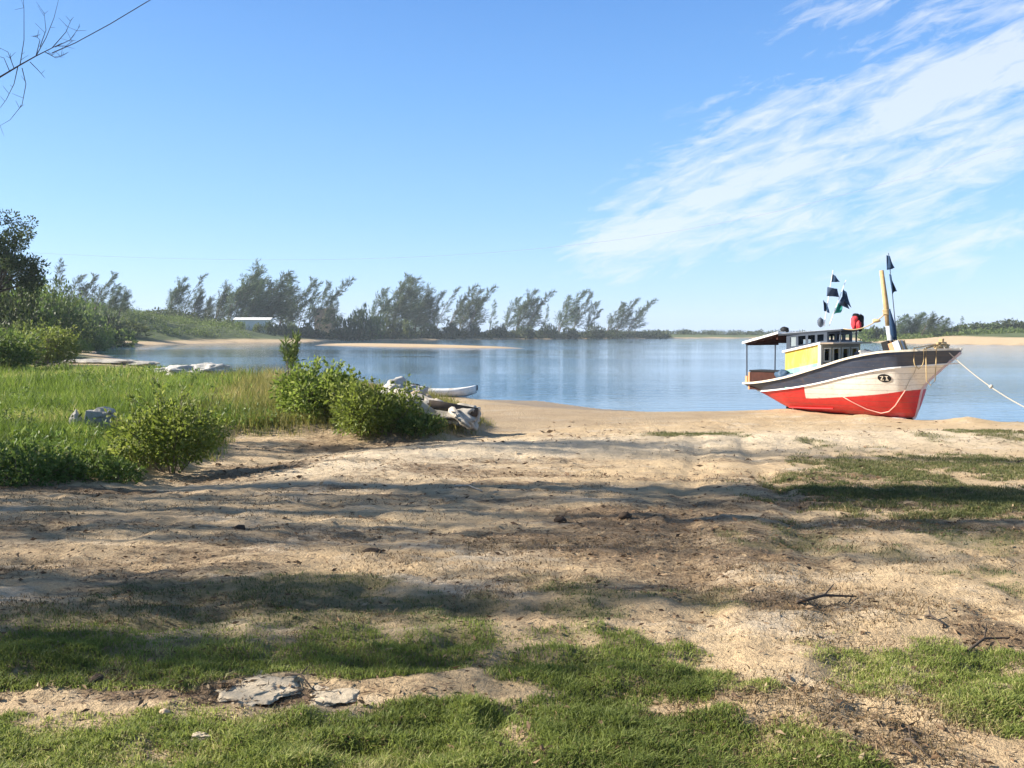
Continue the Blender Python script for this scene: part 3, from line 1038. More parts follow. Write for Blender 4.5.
# ---- low scrub that reads as one mass
def scrub_mass(name, label, spots, mat, leaf, seed):
    g = np.random.default_rng(seed)
    P, D, S = [], [], []
    for (x, y, z, r, h, n) in spots:
        d = unit(g.normal(size=(n, 3)))
        d[:, 2] = np.abs(d[:, 2])
        k = (.55 + .45 * g.random((n, 1))) * (.8 + .4 * g.random())
        P.append(np.array([x, y, z]) + d * k * np.array([r, r, h]))
        D.append(d + g.normal(size=(n, 3)) * .7)
        S.append(leaf * (.6 + .8 * g.random(n)))
    P, D, S = np.concatenate(P), np.concatenate(D), np.concatenate(S)
    tag(link(name, leaves(name, P, D, S, S * .6, M[mat], g)), label, 'scrub', kind='stuff')


sp = []
for k in range(480):
    px = rr.uniform(150, 668)
    D = far_depth(px) + rr.uniform(-16, 14)
    x = (px - 512) / F * D
    sp.append((x, D, Hs(x, D) - .2, rr.uniform(2.2, 5), rr.uniform(2.2, 5.0) * (.6 + .5 * vnoise(np.array([px * .06]), np.array([3.]), 4)[0]), 95))
for k in range(230):
    px = rr.uniform(600, 900)
    D = 535 + rr.uniform(0, 30) + (px - 600) * .1
    x = (px - 512) / F * D
    sp.append((x, D, Hs(x, D) - .2, rr.uniform(2.5, 6), rr.uniform(1.6, 3.6), 60))
scrub_mass('far_scrub', 'low dark scrub lining the far shore under the casuarinas', sp, 'leaf_dark', .9, 91)
sp = []
for k in range(1900):
    x, y = rr.uniform(-200, -34), rr.uniform(48, 310)
    px = x / y * F + 512
    if px < -60 or px > 150 + 95 * (y > 185): continue
    d = float(poly_sd(np.array([x]), np.array([y]), W)[0])
    if d < 12: continue
    s = .5 + y / 220
    sp.append((x, y, Hs(x, y) - .2, rr.uniform(1.4, 2.6) * s, rr.uniform(.8, 1.7) * s, 130))
scrub_mass('hillside_scrub', 'mixed green scrub covering the slope left of the cove', sp, 'leaf_mid', .4, 92)
sp = []
for k in range(320):
    px = rr.uniform(865, 1080)
    D = rr.uniform(262, 330)
    x = (px - 512) / F * D
    if px < 885 and rr.random() < .6: continue
    sp.append((x, D, Hs(x, D) - .2, rr.uniform(1.8, 4), rr.uniform(.5, 1.7), 70))
scrub_mass('dune_scrub', 'hazy green scrub covering the dune on the right shore', sp, 'leaf_mid', .7, 93)


# ---- near bushes on the left bank
def gbush(name, label, px, py, rad, hgt, n, leaf, mat, seed, blobs=10, **kw):
    p = onground(px, py)
    return make_bush(name, label, np.random.default_rng(seed), rad, hgt, n, leaf, M[mat], p - Vector((0, 0, .04)), blobs=blobs, **kw)


gbush('leafy_bush', 'round bush with broad green leaves at the right end of the near bank', 172, 472, .80, 1.35, 5200, .07, 'leaf_bright', 1, 17, shoots=50)
gbush('leafy_bush', 'low shaded bush just left of the round broad-leaved bush', 104, 482, .75, .42, 2600, .06, 'leaf_mid', 2, 14, shoots=26)
gbush('leafy_bush', 'dark low bush at the left frame edge on the bank', 18, 482, .9, .55, 3000, .06, 'leaf_mid', 3, 14, shoots=26)
gbush('leafy_bush', 'bright green bush standing before the water right of the sapling', 322, 420, 1.05, 1.35, 5000, .10, 'leaf_bright', 4, 17, shoots=36)
gbush('leafy_bush', 'dark dense bush beside the pale debris heap', 372, 430, .95, 1.2, 5000, .09, 'leaf_bright', 5, 18, shoots=34)
gbush('leafy_bush', 'small dark bush in front of the hollow driftwood log', 418, 434, .55, .36, 1700, .075, 'leaf_mid', 6, 12, shoots=16)
gbush('leafy_bush', 'light green bush in front of the left slope beside the pale slab', 42, 366, 2.6, 3.1, 5200, .2, 'leaf_bright', 8, 16, shoots=30)
gbush('leafy_bush', 'pale low bush at the left frame edge below the slope', 2, 372, 1.8, 2.2, 3600, .18, 'leaf_mid', 9, 14, shoots=24)
gbush('leafy_bush', 'tiny weedy bush in the shade at the left frame edge', 5, 446, .6, .6, 2000, .055, 'leaf_mid', 10, 10, shoots=20)


def meadow_weeds():
    g = np.random.default_rng(303)
    P, D, S = [], [], []
    for k in range(210):
        px, py = g.uniform(-20, 330), g.uniform(376, 474)
        p = onground(px, py)
        if tall_mask(np.array([p.x]), np.array([p.y]))[0] < .5: continue
        m = int(g.integers(14, 46))
        hh = g.uniform(.16, .5)
        q = g.normal(size=(m, 3)) * np.array([.16, .16, 0])
        q[:, 2] = hh * g.random(m) ** .7
        P.append(np.array(p) + q)
        D.append(g.normal(size=(m, 3)) * .7 + np.array([0, 0, .5]))
        S.append((.05 + .06 * g.random(m)) * max(1, p.y / 20))
    P, D, S = np.concatenate(P), np.concatenate(D), np.concatenate(S)
    tag(link('meadow_weeds', leaves('meadow_weeds', P, D, S, S * .42, M['leaf_mid'], g)), 'broad leaved weeds mixed into the grass of the left bank', 'weeds', kind='stuff')


meadow_weeds()


def sapling():
    p = onground(290, 392)
    t = thing('sapling', 'thin feathery sapling rising above the water behind the bank bushes', 'sapling', p)
    g = np.random.default_rng(77)
    sb = MB()
    P, D = [], []
    for k in range(7):
        a = g.random() * 6.28
        tip = Vector((math.cos(a) * .35 - .1, math.sin(a) * .35, 1.25 + .75 * g.random()))
        pts = [Vector((0, 0, -.05)), tip * .5 + Vector((0, 0, .12)), tip]
        sb.tube(pts, [.02, .014, .005], 5)
        m = 70
        tt = g.random((m, 1)) ** .7
        q = np.array(pts[1]) * (1 - tt) * .9 + np.array(pts[2]) * tt + g.normal(size=(m, 3)) * .05
        P.append(q)
        D.append(np.array(tip)[None] * .5 + g.normal(size=(m, 3)) * .5)
    sb.build('stem', M['bark'], t)
    P, D = np.concatenate(P), np.concatenate(D)
    link('foliage', leaves('foliage', P, D, .16 + .1 * g.random(len(P)), .045, M['leaf_mid'], g), t)


sapling()


# ---- the dark leafy tree that leans in at the left
def leafy_tree():
    D = 66
    foot = at(-12, 330, D)
    foot.z = Hs(foot.x, foot.y) - .2
    t = thing('leafy_tree', 'dark leafy tree leaning in from the left above the slope', 'tree', foot)
    g = np.random.default_rng(61)
    tb = MB()
    tops = [(12, 226), (-14, 236), (-30, 225), (30, 262), (5, 255), (20, 243), (36, 272), (-10, 262), (-45, 250), (-25, 205), (-60, 215)]
    fork = at(-2, 292, D) - foot
    tb.tube([Vector((0, 0, 0)), fork * .5 + Vector((.2, 0, 0)), fork], [.26, .2, .16], 8)
    P, Dr = [], []
    for (a, b) in tops:
        q = at(a, b, D + g.normal() * 1.2) - foot
        mid = fork.lerp(q, .5) + Vector((g.normal() * .2, g.normal() * .2, -.2))
        tb.tube([fork, mid, q], [.1, .06, .02], 6)
        for s in range(16):
            c = np.array(mid.lerp(q, .35 + .75 * g.random())) + g.normal(size=3) * .55
            m = 60
            d = unit(g.normal(size=(m, 3)))
            P.append(c + d * (.22 + .32 * g.random((m, 1))))
            Dr.append(d + g.normal(size=(m, 3)) * .6)
    P, Dr = np.concatenate(P), np.concatenate(Dr)
    tb.build('trunk', M['darkbark'], t)
    link('crown', leaves('crown', P, Dr, .2 + .14 * g.random(len(P)), .12, M['leaf_dark'], g), t)


leafy_tree()


# ---- the trees just outside the frame on the left: the tips of one hang into the picture, and all streak the sand with shade
def bare_tree():
    base = Vector((-9.6, 11.0, 0))
    base.z = Hs(base.x, base.y) - .1
    t = thing('bare_tree', 'bare branched tree whose leafless twigs hang in at the top left corner', 'tree', base)
    g = random.Random(12)
    tb, tw = MB(), MB()
    D = 11.0
    T = lambda px, py, dy=0: at(px, py, D + dy) - base
    fork = Vector((.5, 0, 3.2))
    tb.tube([Vector((0, 0, 0)), Vector((.15, 0, 1.6)), fork, Vector((.3, .2, 5.5)), Vector((.2, .3, 8.6))], [.17, .15, .13, .09, .03], 8)
    main = [fork, T(-120, 112), T(-40, 92), T(0, 77), T(20, 65), T(36, 56), T(50, 49), T(62, 43)]
    tb.tube(main, [.06, .04, .022, .011, .009, .007, .005, .002], 6)
    S = [[T(36, 56), T(40, 40), T(37, 37), T(31, 36)], [T(36, 56), T(46, 38), T(54, 18), T(60, -6)], [T(40, 47), T(46, 30), T(44, 12)],
         [T(20, 65), T(24, 40), T(24, 10), T(23, -10)], [T(52, 48), T(66, 32), T(71, 20)], [T(55, 47), T(70, 40), T(80, 26)], [T(18, 66), T(14, 84), T(6, 100), T(-6, 116)],
         [T(22, 68), T(26, 84), T(22, 105), T(10, 120), T(-4, 128)], [T(14, 68), T(8, 52), T(-4, 46)], [T(30, 62), T(38, 70), T(45, 78)], [T(45, 52), T(56, 58), T(64, 55)],
         [T(-30, 90), T(-10, 100), T(4, 136)], [T(10, 72), T(4, 58), T(-8, 54)], [T(56, 46), T(66, 46), T(74, 40)]]
    for s in S:
        tw.tube(s, [.0055 - .004 * k / (len(s) - 1) for k in range(len(s))], 5)
    for k in range(60):  # little catkins and stubs along the twigs
        s = g.choice(S)
        i = g.randrange(len(s) - 1)
        p = s[i].lerp(s[i + 1], g.random())
        d = Vector((g.uniform(-1, 1), g.uniform(-1, 1), g.uniform(-.2, 1))).normalized()
        tw.tube([p, p + d * g.uniform(.05, .16)], [.0028, .0015], 4)
    tb.build('trunk', M['darkbark'], t, True)
    tw.build('twig', M['darkbark'], t, True)
    # upper crown beyond the frame, thinly needled
    q = np.random.default_rng(8)
    P, Dr = [], []
    lim = MB()
    for k in range(34):
        a = q.random() * 6.28
        st = Vector((.3, .2, 4.2 + 4.2 * q.random()))
        e = st + Vector((math.cos(a) * 1.6 - .5, math.sin(a) * 1.1 - .5, 1.1)) * (.5 + .5 * q.random())
        lim.tube([st, e], [.035, .008], 5)
        m = 60
        P.append(np.array(st)[None] + (np.array(e - st)[None] * (q.random((m, 1)) * .9 + .2)) + q.normal(size=(m, 3)) * .16)
        Dr.append(np.array(e - st)[None] * .5 + q.normal(size=(m, 3)) * .5)
    lim.build('limb', M['darkbark'], t)
    P, Dr = np.concatenate(P), np.concatenate(Dr)
    ok = (P[:, 0] + base.x) < -.64 * (P[:, 1] + base.y) - .2
    link('crown', leaves('crown', P[ok], Dr[ok], .4, .03, M['needle_dark'], q), t)


bare_tree()
SHADE = [(-17.0, 16.9, 10.5, .7, 2, .60), (-21.5, 11.4, 13.0, .7, 3, .5), (-28, 17.3, 20, .8, 3, .62), (-13.5, 10.2, 7.0, .6, 2, .3), (-18.0, 9.4, 10.5, .65, 2, .4),
         (-14.2, 6.5, 8.0, .7, 2, .35), (-25, 10.6, 19.0, .8, 3, .5), (-19.5, 7.0, 11.0, .6, 3, .4), (-29, 13.2, 22.5, .8, 3, .72), (-26, 9.2, 18, .7, 3, .5),
         (-9.6, 5.75, 4.6, .5, 2, .25), (-12.6, 5.5, 6.6, .5, 2, .35), (-16, 5.6, 8.6, .6, 2, .45), (-12.3, 8.3, 6.0, .7, 2, .3)]
for i, (x, y, h, dn, ld, br) in enumerate(SHADE):
    make_casuarina('casuarina_tree', f'feathery shade tree out of the frame at left, {ORD[i]} of those shading the sand', 'tree', np.random.default_rng(200 + i), h,
                   (x, y, Hs(x, y) - .1), group='shade trees left of the frame', lean=.1, dens=dn * .9, spread=.19, leaders=ld, mat='needle_dark', strand=.5, width=.10, bare=br)


# ------------------------------------------------------------------ boat
HD = R(-52)
BX, BY = 8.98, 22.0
BZ = .09
boat = thing('fishing_boat', 'red, white and navy wooden fishing boat beached on the sand spit', 'boat', (BX, BY, BZ), HD)
TRIM = R(-.8)
boat.rotation_euler = (0, TRIM, HD)


def cr(xs, ys, x):
    """monotone smooth curve through keys"""
    xs, ys = np.array(xs, float), np.array(ys, float)
    d = np.diff(ys) / np.diff(xs)
    m = np.zeros(len(xs))
    m[0], m[-1] = d[0], d[-1]
    for i in range(1, len(xs) - 1):
        m[i] = 0 if d[i - 1] * d[i] <= 0 else 2 * d[i - 1] * d[i] / (d[i - 1] + d[i])
    i = int(np.clip(np.searchsorted(xs, x) - 1, 0, len(xs) - 2))
    h = xs[i + 1] - xs[i]
    t = min(1, max(0, (x - xs[i]) / h))
    return float((2 * t ** 3 - 3 * t ** 2 + 1) * ys[i] + (t ** 3 - 2 * t ** 2 + t) * h * m[i] + (-2 * t ** 3 + 3 * t ** 2) * ys[i + 1] + (t ** 3 - t ** 2) * h * m[i + 1])


KX = [-3.02, -2.5, -1.5, -.5, .5, 1.3, 1.85, 2.22, 2.46, 2.58]
beam_ = lambda x: cr(KX, [.72, .92, 1.10, 1.17, 1.17, 1.06, .82, .52, .25, .03], x)
sheer = lambda x: cr(KX, [.74, .78, .94, 1.21, 1.50, 1.64, 1.67, 1.685, 1.69, 1.685], x)
keel = lambda x: cr([-3.02, -2.5, -1.95, -1.6, 0, 1.38, 1.50, 1.58, 1.66, 1.78, 2.12, 2.58], [.56, .34, .10, .02, 0, 0, .05, .35, .74, .90, 1.24, 1.655], x)
full = lambda x: cr([-3.02, -1.5, 0, .8, 1.35, 1.66, 2.1, 2.58], [.62, .46, .40, .46, .60, .75, .9, 1.0], x)
strp = lambda x: cr([-3.02, -1.5, -.5, .6, 1.7, 2.58], [.18, .25, .34, .385, .34, .29], x)
zred = lambda x: cr([-3.02, -1, 0, .9, 1.66, 2.58], [.36, .43, .51, .61, .74, .92], x)


def hull_y(x, z):
    t = max(0.0, min(1.0, (z - keel(x)) / max(1e-6, sheer(x) - keel(x))))
    return beam_(x) * t ** full(x)


def hull_pt(x, z, off=.0):
    """a point of the starboard side, pushed out by off"""
    y = -hull_y(x, z)
    e = .02
    tx = Vector((e, -hull_y(min(2.57, x + e), z) - y, 0))
    tz = Vector((0, -hull_y(x, z + e) - y, e))
    n = tz.cross(tx)
    n.normalize()
    if n.y > 0: n = -n
    return Vector((x, y, z)) + n * off


def build_hull():
    xs = np.unique(np.concatenate([np.linspace(-3.02, 2.575, 70), np.linspace(1.36, 1.85, 24), np.linspace(2.4, 2.575, 10)]))
    nt = 26
    V, F_ = [], []
    a1 = []
    a2 = []
    for x in xs:
        k, s = keel(x), sheer(x)
        ring = []
        for side in (-1, 1):
            for j in range(nt):
                t = (j / (nt - 1)) ** 1.6
                if side == 1: t = (1 - j / (nt - 1)) ** 1.6
                ring.append((x, (-1 if side == -1 else 1) * beam_(x) * t ** full(x), k + (s - k) * t))
        ring = ring[:nt][::-1] + ring[nt:][::-1][1:]
        for p in ring:
            V.append(p)
            a1.append(p[2] - (s - strp(x)))
            a2.append(p[2] - zred(x))
    nr = 2 * nt - 1
    for i in range(len(xs) - 1):
        for j in range(nr - 1):
            F_.append((i * nr + j, i * nr + j + 1, (i + 1) * nr + j + 1, (i + 1) * nr + j))
    F_.append(tuple(range(nr - 1, -1, -1)))
    t = NT('hull_paint')
    P = t.coord('Object')
    sx = t.n('ShaderNodeSeparateXYZ')
    t.l(P, sx.inputs[0])
    nz = t.math('MULTIPLY', t.math('SUBTRACT', t.noise(5, 5, .7, P), .5), .014)
    st = t.math('GREATER_THAN', t.math('ADD', t.attr('a1'), nz), 0.0)
    red1 = t.math('LESS_THAN', t.math('ADD', t.attr('a2'), nz), 0.0)
    red2 = t.math('LESS_THAN', t.math('ADD', t.math('MULTIPLY_ADD', sx.outputs[2], -.25, sx.outputs[0]), nz), -1.12)
    red = t.math('MAXIMUM', red1, red2)
    sc = t.ramp(t.noise(7, 6, .75, t.coord('Object', (1, 1, 3))), .52, .75)
    wcol = t.mix(t.math('MULTIPLY', sc, .8), (.80, .745, .65), (.58, .48, .36))
    rcol = t.mix(t.ramp(t.noise(3.5, 6, .7, P), .35, .7), (.55, .017, .02), (.66, .045, .035))
    rcol = t.mix(t.math('MULTIPLY', t.ramp(t.noise(14, 6, .8, t.coord('Object', (1, 1, .5))), .6, .72), .5), rcol, (.62, .25, .19))
    bcol = t.mix(t.ramp(t.noise(4, 6, .7, t.coord('Object', (1, 1, 2))), .35, .7), (.030, .043, .074), (.054, .070, .108))
    c = t.mix(red, wcol, rcol)
    c = t.mix(st, c, bcol)
    low = t.ramp(sx.outputs[2], .16, .02)
    c = t.mix(t.math('MULTIPLY', low, t.ramp(t.noise(6, 5, .7, P), .3, .6)), c, (.10, .035, .03))
    drip = t.ramp(t.noise(9, 5, .75, t.coord('Object', (1, 1, .16))), .56, .70)
    seam = t.n('ShaderNodeTexWave', bands_direction='Z')
    seam.inputs['Scale'].default_value = 2.2
    seam.inputs['Distortion'].default_value = .6
    t.l(P, seam.inputs['Vector'])
    c = t.mix(t.math('MULTIPLY', t.ramp(seam.outputs['Fac'], .05, 0), .4), c, (.12, .09, .07))
    c = t.mix(t.math('MULTIPLY', drip, .35), c, (.20, .12, .08))
    scf = t.ramp(t.noise(22, 6, .8, t.coord('Object', (1, 1, 2.5))), .63, .70)
    c = t.mix(t.math('MULTIPLY', scf, .45), c, (.55, .50, .44))
    t.l(c, t.b.inputs['Base Color'])
    t.b.inputs['Roughness'].default_value = .43
    w = t.n('ShaderNodeTexWave', bands_direction='Z')
    w.inputs['Scale'].default_value = 2.2
    w.inputs['Distortion'].default_value = .6
    t.l(P, w.inputs['Vector'])
    h = t.math('ADD', t.math('MULTIPLY', t.ramp(w.outputs['Fac'], 0, .12), .5), t.noise(12, 4, .6, P))
    t.l(t.bump(h, .25, .012), t.b.inputs['Normal'])
    me = bpy.data.meshes.new('hull')
    me.from_pydata(V, [], F_)
    me.materials.append(t.m)
    for nm, a in (('a1', a1), ('a2', a2)):
        q = me.attributes.new(nm, 'FLOAT', 'POINT')
        q.data.foreach_set('value', a)
    me.polygons.foreach_set('use_smooth', [True] * len(me.polygons))
    me.polygons[len(me.polygons) - 1].use_smooth = False
    me.update()
    o = link('hull', me, boat)
    sol = o.modifiers.new('thickness', 'SOLIDIFY')
    sol.thickness = .045
    sol.offset = -1
    o['label'] = 'planked hull with red bottom, white topsides and a navy band'


def strip(name, mat, x0, x1, zf, w, h, sides=(-1, 1), n=46, out=.0, parent=None):
    """a moulding that follows the hull side at height zf(x)"""
    m = MB()
    for s in sides:
        pts = [x0 + (x1 - x0) * k / n for k in range(n + 1)]
        vs, fs = [], []
        for x in pts:
            z = zf(x)
            y = hull_y(x, min(z, sheer(x))) + out
            vs += [(x, s * (y - w / 2), z - h / 2), (x, s * (y + w / 2), z - h / 2), (x, s * (y + w / 2), z + h / 2), (x, s * (y - w / 2), z + h / 2)]
        for k in range(n):
            for j in range(4):
                fs.append((k * 4 + j, k * 4 + (j + 1) % 4, k * 4 + 4 + (j + 1) % 4, k * 4 + 4 + j))
        fs += [(3, 2, 1, 0), (n * 4, n * 4 + 1, n * 4 + 2, n * 4 + 3)]
        m.add(vs, fs)
    return m.build(name, mat, parent or boat)


def box_wall(m, a, b, z0, z1, th, holes, slope=0.0):
    """wall from a to b (xy) with openings (t0, t1, z0, z1); butted strips, nothing overlaps"""
    a, b = Vector((a[0], a[1])), Vector((b[0], b[1]))
    d = b - a
    L = d.length
    d.normalize()
    nrm = Vector((d.y, -d.x))

    def q(t0, t1, y0a, y0b, y1a, y1b):
        vs = []
        for (t, lo, hi) in ((t0, y0a, y1a), (t1, y0b, y1b)):
            p = a + d * t
            for o in (0, -th):
                for zz in (lo, hi):
                    vs.append((p.x + nrm.x * o, p.y + nrm.y * o, zz))
        m.add(vs, [(0, 4, 5, 1), (2, 3, 7, 6), (0, 1, 3, 2), (4, 6, 7, 5), (1, 5, 7, 3), (0, 2, 6, 4)])
    zz0 = lambda t: z0[0] + (z0[1] - z0[0]) * t / L
    zz1 = lambda t: z1[0] + (z1[1] - z1[0]) * t / L
    t = 0
    for (h0, h1, hb, ht) in sorted(holes):
        q(t, h0, zz0(t), zz0(h0), zz1(t), zz1(h0))
        hb0, hb1 = (hb, hb) if not isinstance(hb, tuple) else hb
        ht0, ht1 = (ht, ht) if not isinstance(ht, tuple) else ht
        q(h0, h1, zz0(h0), zz0(h1), hb0, hb1)
        q(h0, h1, ht0, ht1, zz1(h0), zz1(h1))
        t = h1
    q(t, L, zz0(t), zz0(L), zz1(t), zz1(L))


def build_boat():
    build_hull()
    deckz = lambda x: sheer(x) - .24
    # deck
    m = MB()
    xs = np.linspace(-2.95, 2.42, 40)
    vs, fs = [], []
    for x in xs:
        b = max(.02, hull_y(x, deckz(x)) - .03)
        vs += [(x, -b, deckz(x)), (x, 0, deckz(x) + .04), (x, b, deckz(x))]
    for i in range(len(xs) - 1):
        for j in (0, 1):
            fs.append((i * 3 + j, i * 3 + 3 + j, i * 3 + 4 + j, i * 3 + 1 + j))
    m.add(vs, fs)
    dk = m.build('deck', M['grey'], boat)
    strip('cap_rail', M['cream'], -3.04, 2.565, lambda x: sheer(x) + .028, .10, .05)
    strip('rub_strake', M['white'], -3.03, 2.53, lambda x: sheer(x) - strp(x) - .012, .035, .034, out=.008)
    bl = strip('bilge_keel', M['redp'], -1.75, -.35, lambda x: .20 + .03 * x, .06, .03, out=.02, n=14)
    # transom rail
    m = MB()
    m.box((-3.03, 0, sheer(-3.02) + .030), (.09, 1.34, .046))
    m.build('transom_rail', M['white'], boat)
    # stem post, keel and rudder
    m = MB()
    pts = [(x, keel(x)) for x in (1.45, 1.5, 1.54, 1.58, 1.62, 1.66, 1.72, 1.8, 1.95, 2.15, 2.4, 2.565)]
    vs, fs = [], []
    for i, (x, z) in enumerate(pts):
        o = .028
        vs += [(x - .02, -.028, z + .03), (x + o, -.022, z - .02), (x + o, .022, z - .02), (x - .02, .028, z + .03)]
    for i in range(len(pts) - 1):
        for j in range(4):
            fs.append((i * 4 + j, i * 4 + (j + 1) % 4, i * 4 + 4 + (j + 1) % 4, i * 4 + 4 + j))
    fs += [(3, 2, 1, 0), tuple((len(pts) - 1) * 4 + j for j in range(4))]
    m.add(vs, fs)
    m.build('stem_post', M['lilac'], boat)
    m = MB()
    m.box((-.2, 0, -.035), (3.3, .10, .09))
    m.build('keel', M['black'], boat)
    m = MB()
    m.prism([(-2.12, -.025), (-1.95, -.025), (-1.95, .025), (-2.12, .025)], .0, .42)
    m.build('rudder', M['black'], boat)

    # ---- lower cabin: yellow side, four open windows in front
    xa, xf, hw, th = -1.52, -.50, .97, .035
    z0 = lambda x: deckz(x) - .02
    ztop = lambda x: 1.645 + (x - xa) * .2
    c = MB()
    box_wall(c, (xa, -hw), (xf, -hw), (z0(xa) + .50, z0(xf) + .44), (ztop(xa), ztop(xf)), th, [])
    cb = c.build('cabin_side', M['yellow'], boat)
    c = MB()
    box_wall(c, (xa, -hw), (xf, -hw), (z0(xa), z0(xf)), (z0(xa) + .498, z0(xf) + .438), th, [])
    c.build('cabin_side', M['mint'], boat)
    c = MB()
    box_wall(c, (xf, hw), (xa, hw), (z0(xf), z0(xa)), (ztop(xf), ztop(xa)), th, [])
    c.build('cabin_side', M['yellow'], boat)  # blue-grey darkened so the wheelhouse's shade sits in its colour; posts share it
    c = MB()
    box_wall(c, (xa + .0, hw - th - .002), (xa + .0, -hw + th + .002), (z0(xa), z0(xa)), (ztop(xa), ztop(xa)), th, [])
    c.build('cabin_back', M['drab'], boat)
    c = MB()
    ww = 2 * hw - 2 * th - .004
    hs, wn = [], .33
    gap = (ww - 4 * wn) / 5
    for k in range(4):
        t0 = gap + k * (wn + gap)
        hs.append((t0, t0 + wn, 1.40, 1.76))
    box_wall(c, (xf, -hw + th + .002), (xf, hw - th - .002), (z0(xf), z0(xf)), (ztop(xf), ztop(xf)), th, hs)
    fr = c.build('cabin_front', M['drab'], boat)
    for (t0, t1, a, b) in hs:
        w = MB()
        y0, y1 = -hw + th + .002 + t0, -hw + th + .002 + t1
        f = .028
        w.box((xf + .006, (y0 + y1) / 2, b - f / 2), (.05, y1 - y0, f))
        w.box((xf + .006, (y0 + y1) / 2, a + f / 2), (.05, y1 - y0, f))
        w.box((xf + .006, y0 + f / 2, (a + b) / 2), (.05, f, b - a - 2 * f))
        w.box((xf + .006, y1 - f / 2, (a + b) / 2), (.05, f, b - a - 2 * f))
        w.build('window_frame', M['cream'], boat)
    # corner post
    c = MB()
    c.box((xf + .012, -hw - .004, (z0(xf) + ztop(xf)) / 2), (.075, .075, ztop(xf) - z0(xf) - .012))
    c.build('corner_post', M['cream'], boat)
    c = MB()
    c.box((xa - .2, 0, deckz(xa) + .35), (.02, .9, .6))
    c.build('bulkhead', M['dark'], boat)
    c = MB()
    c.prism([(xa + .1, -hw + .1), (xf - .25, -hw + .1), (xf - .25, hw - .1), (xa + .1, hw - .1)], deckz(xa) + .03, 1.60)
    c.build('cabin_shade_block', M['dark'], boat)  # near-black block put in as the shade seen through the cabin windows
    # lower roof: white edge along the side, tan board in front
    c = MB()
    sl = lambda x, y: ztop(x) + .003
    c.prism([(xa - .06, -hw - .05), (xf + .04, -hw - .05), (xf + .04, hw + .05), (xa - .06, hw + .05)], sl, lambda x, y: ztop(x) + .055)
    c.build('cabin_roof', M['white'], boat)
    c = MB()
    c.prism([(xf + .043, -hw - .04), (xf + .34, -hw + .06), (xf + .34, hw - .02), (xf + .043, hw + .04)], lambda x, y: ztop(xf) + .012, lambda x, y: ztop(xf) + .05)
    c.build('roof_visor', M['roofbrown'], boat)

    # ---- wheelhouse
    ua, uf, wa, wf = -1.52, -.52, .92, .60
    r0 = lambda x: ztop(x) + .056
    r1 = lambda x: 2.10 + (x - ua) * .07
    a, b = (ua, -wa), (uf, -wf)
    Lw = math.hypot(uf - ua, wa - wf)
    for s in (-1, 1):
        c = MB()
        hs = []
        for k, (t0, t1) in enumerate([(.10, .25), (.31, .50), (.56, .74), (.80, .96)]):
            xx0, xx1 = ua + (uf - ua) * t0 / Lw, ua + (uf - ua) * t1 / Lw
            hs.append((t0, t1, (r0(xx0) + .07, r0(xx1) + .06), (r1(xx0) - .05, r1(xx1) - .05)))
        if s == -1:
            box_wall(c, a, b, (r0(ua), r0(uf)), (r1(ua), r1(uf)), .03, hs)
        else:
            hs2 = [(Lw - t1, Lw - t0, (lo[1], lo[0]), (hi[1], hi[0])) for (t0, t1, lo, hi) in hs]
            box_wall(c, (uf, wf), (ua, wa), (r0(uf), r0(ua)), (r1(uf), r1(ua)), .03, hs2)
        c.build('wheelhouse_side', M['slate'], boat)
    c = MB()
    box_wall(c, (uf, -wf + .032), (uf, wf - .032), (r0(uf), r0(uf)), (r1(uf), r1(uf)), .03, [(.06, .34, r0(uf) + .06, r1(uf) - .05), (.43, .71, r0(uf) + .06, r1(uf) - .05), (.80, 1.08, r0(uf) + .06, r1(uf) - .05)])
    c.build('wheelhouse_front', M['slate'], boat)
    c = MB()
    box_wall(c, (ua + .03, wa - .05), (ua + .03, -wa + .05), (r0(ua), r0(ua)), (r1(ua), r1(ua)), .03, [(.7, 1.1, r0(ua) + .03, r1(ua) - .08)])
    c.build('wheelhouse_back', M['slate'], boat)
    c = MB()
    c.prism([(ua + .12, -.72), (uf - .12, -.5), (uf - .12, .5), (ua + .12, .72)], lambda x, y: r0(x) + .01, lambda x, y: r0(x) + .09)
    c.build('wheelhouse_seat', M['dark'], boat)
    # a pale pane in the aft window
    c = MB()
    x0, x1 = ua + (uf - ua) * .10 / Lw + .004, ua + (uf - ua) * .25 / Lw - .004
    y0, y1 = -wa + (wa - wf) * .10 / Lw + .015, -wa + (wa - wf) * .25 / Lw + .015
    c.add([(x0, y0, r0(x0) + .074), (x1, y1, r0(x1) + .066), (x1, y1, r1(x1) - .054), (x0, y0, r1(x0) - .054)], [(0, 1, 2, 3)])
    c.build('window_pane', M['pane'], boat)
    # roof slab and canopy
    zr = lambda x, y: 2.10 + (x - ua) * .07
    c = MB()
    c.prism([(-1.70, -1.02), (-.22, -.44), (-.22, .44), (-1.70, 1.02)], lambda x, y: zr(x, y) + .003, lambda x, y: zr(x, y) + .05)
    c.build('wheelhouse_roof', M['darkslate'], boat)
    c = MB()
    c.prism([(-1.69, -.97), (-.26, -.40), (-.26, .40), (-1.69, .97)], lambda x, y: zr(x, y) + .052, lambda x, y: zr(x, y) + .058)
    c.build('roof_sheet', M['fascia'], boat)
    zc = lambda x, y: 1.845 + (x + 3.05) / 1.35 * .27
    c = MB()
    c.prism([(-3.05, -.78), (-1.71, -1.03), (-1.71, 1.03), (-3.05, .78)], lambda x, y: zc(x, y) + .032, lambda x, y: zc(x, y) + .085)
    cp = c.build('canopy', M['fascia'], boat)
    c = MB()
    c.prism([(-2.98, -.72), (-1.75, -.96), (-1.75, .96), (-2.98, .72)], lambda x, y: zc(x, y) + .008, lambda x, y: zc(x, y) + .029)
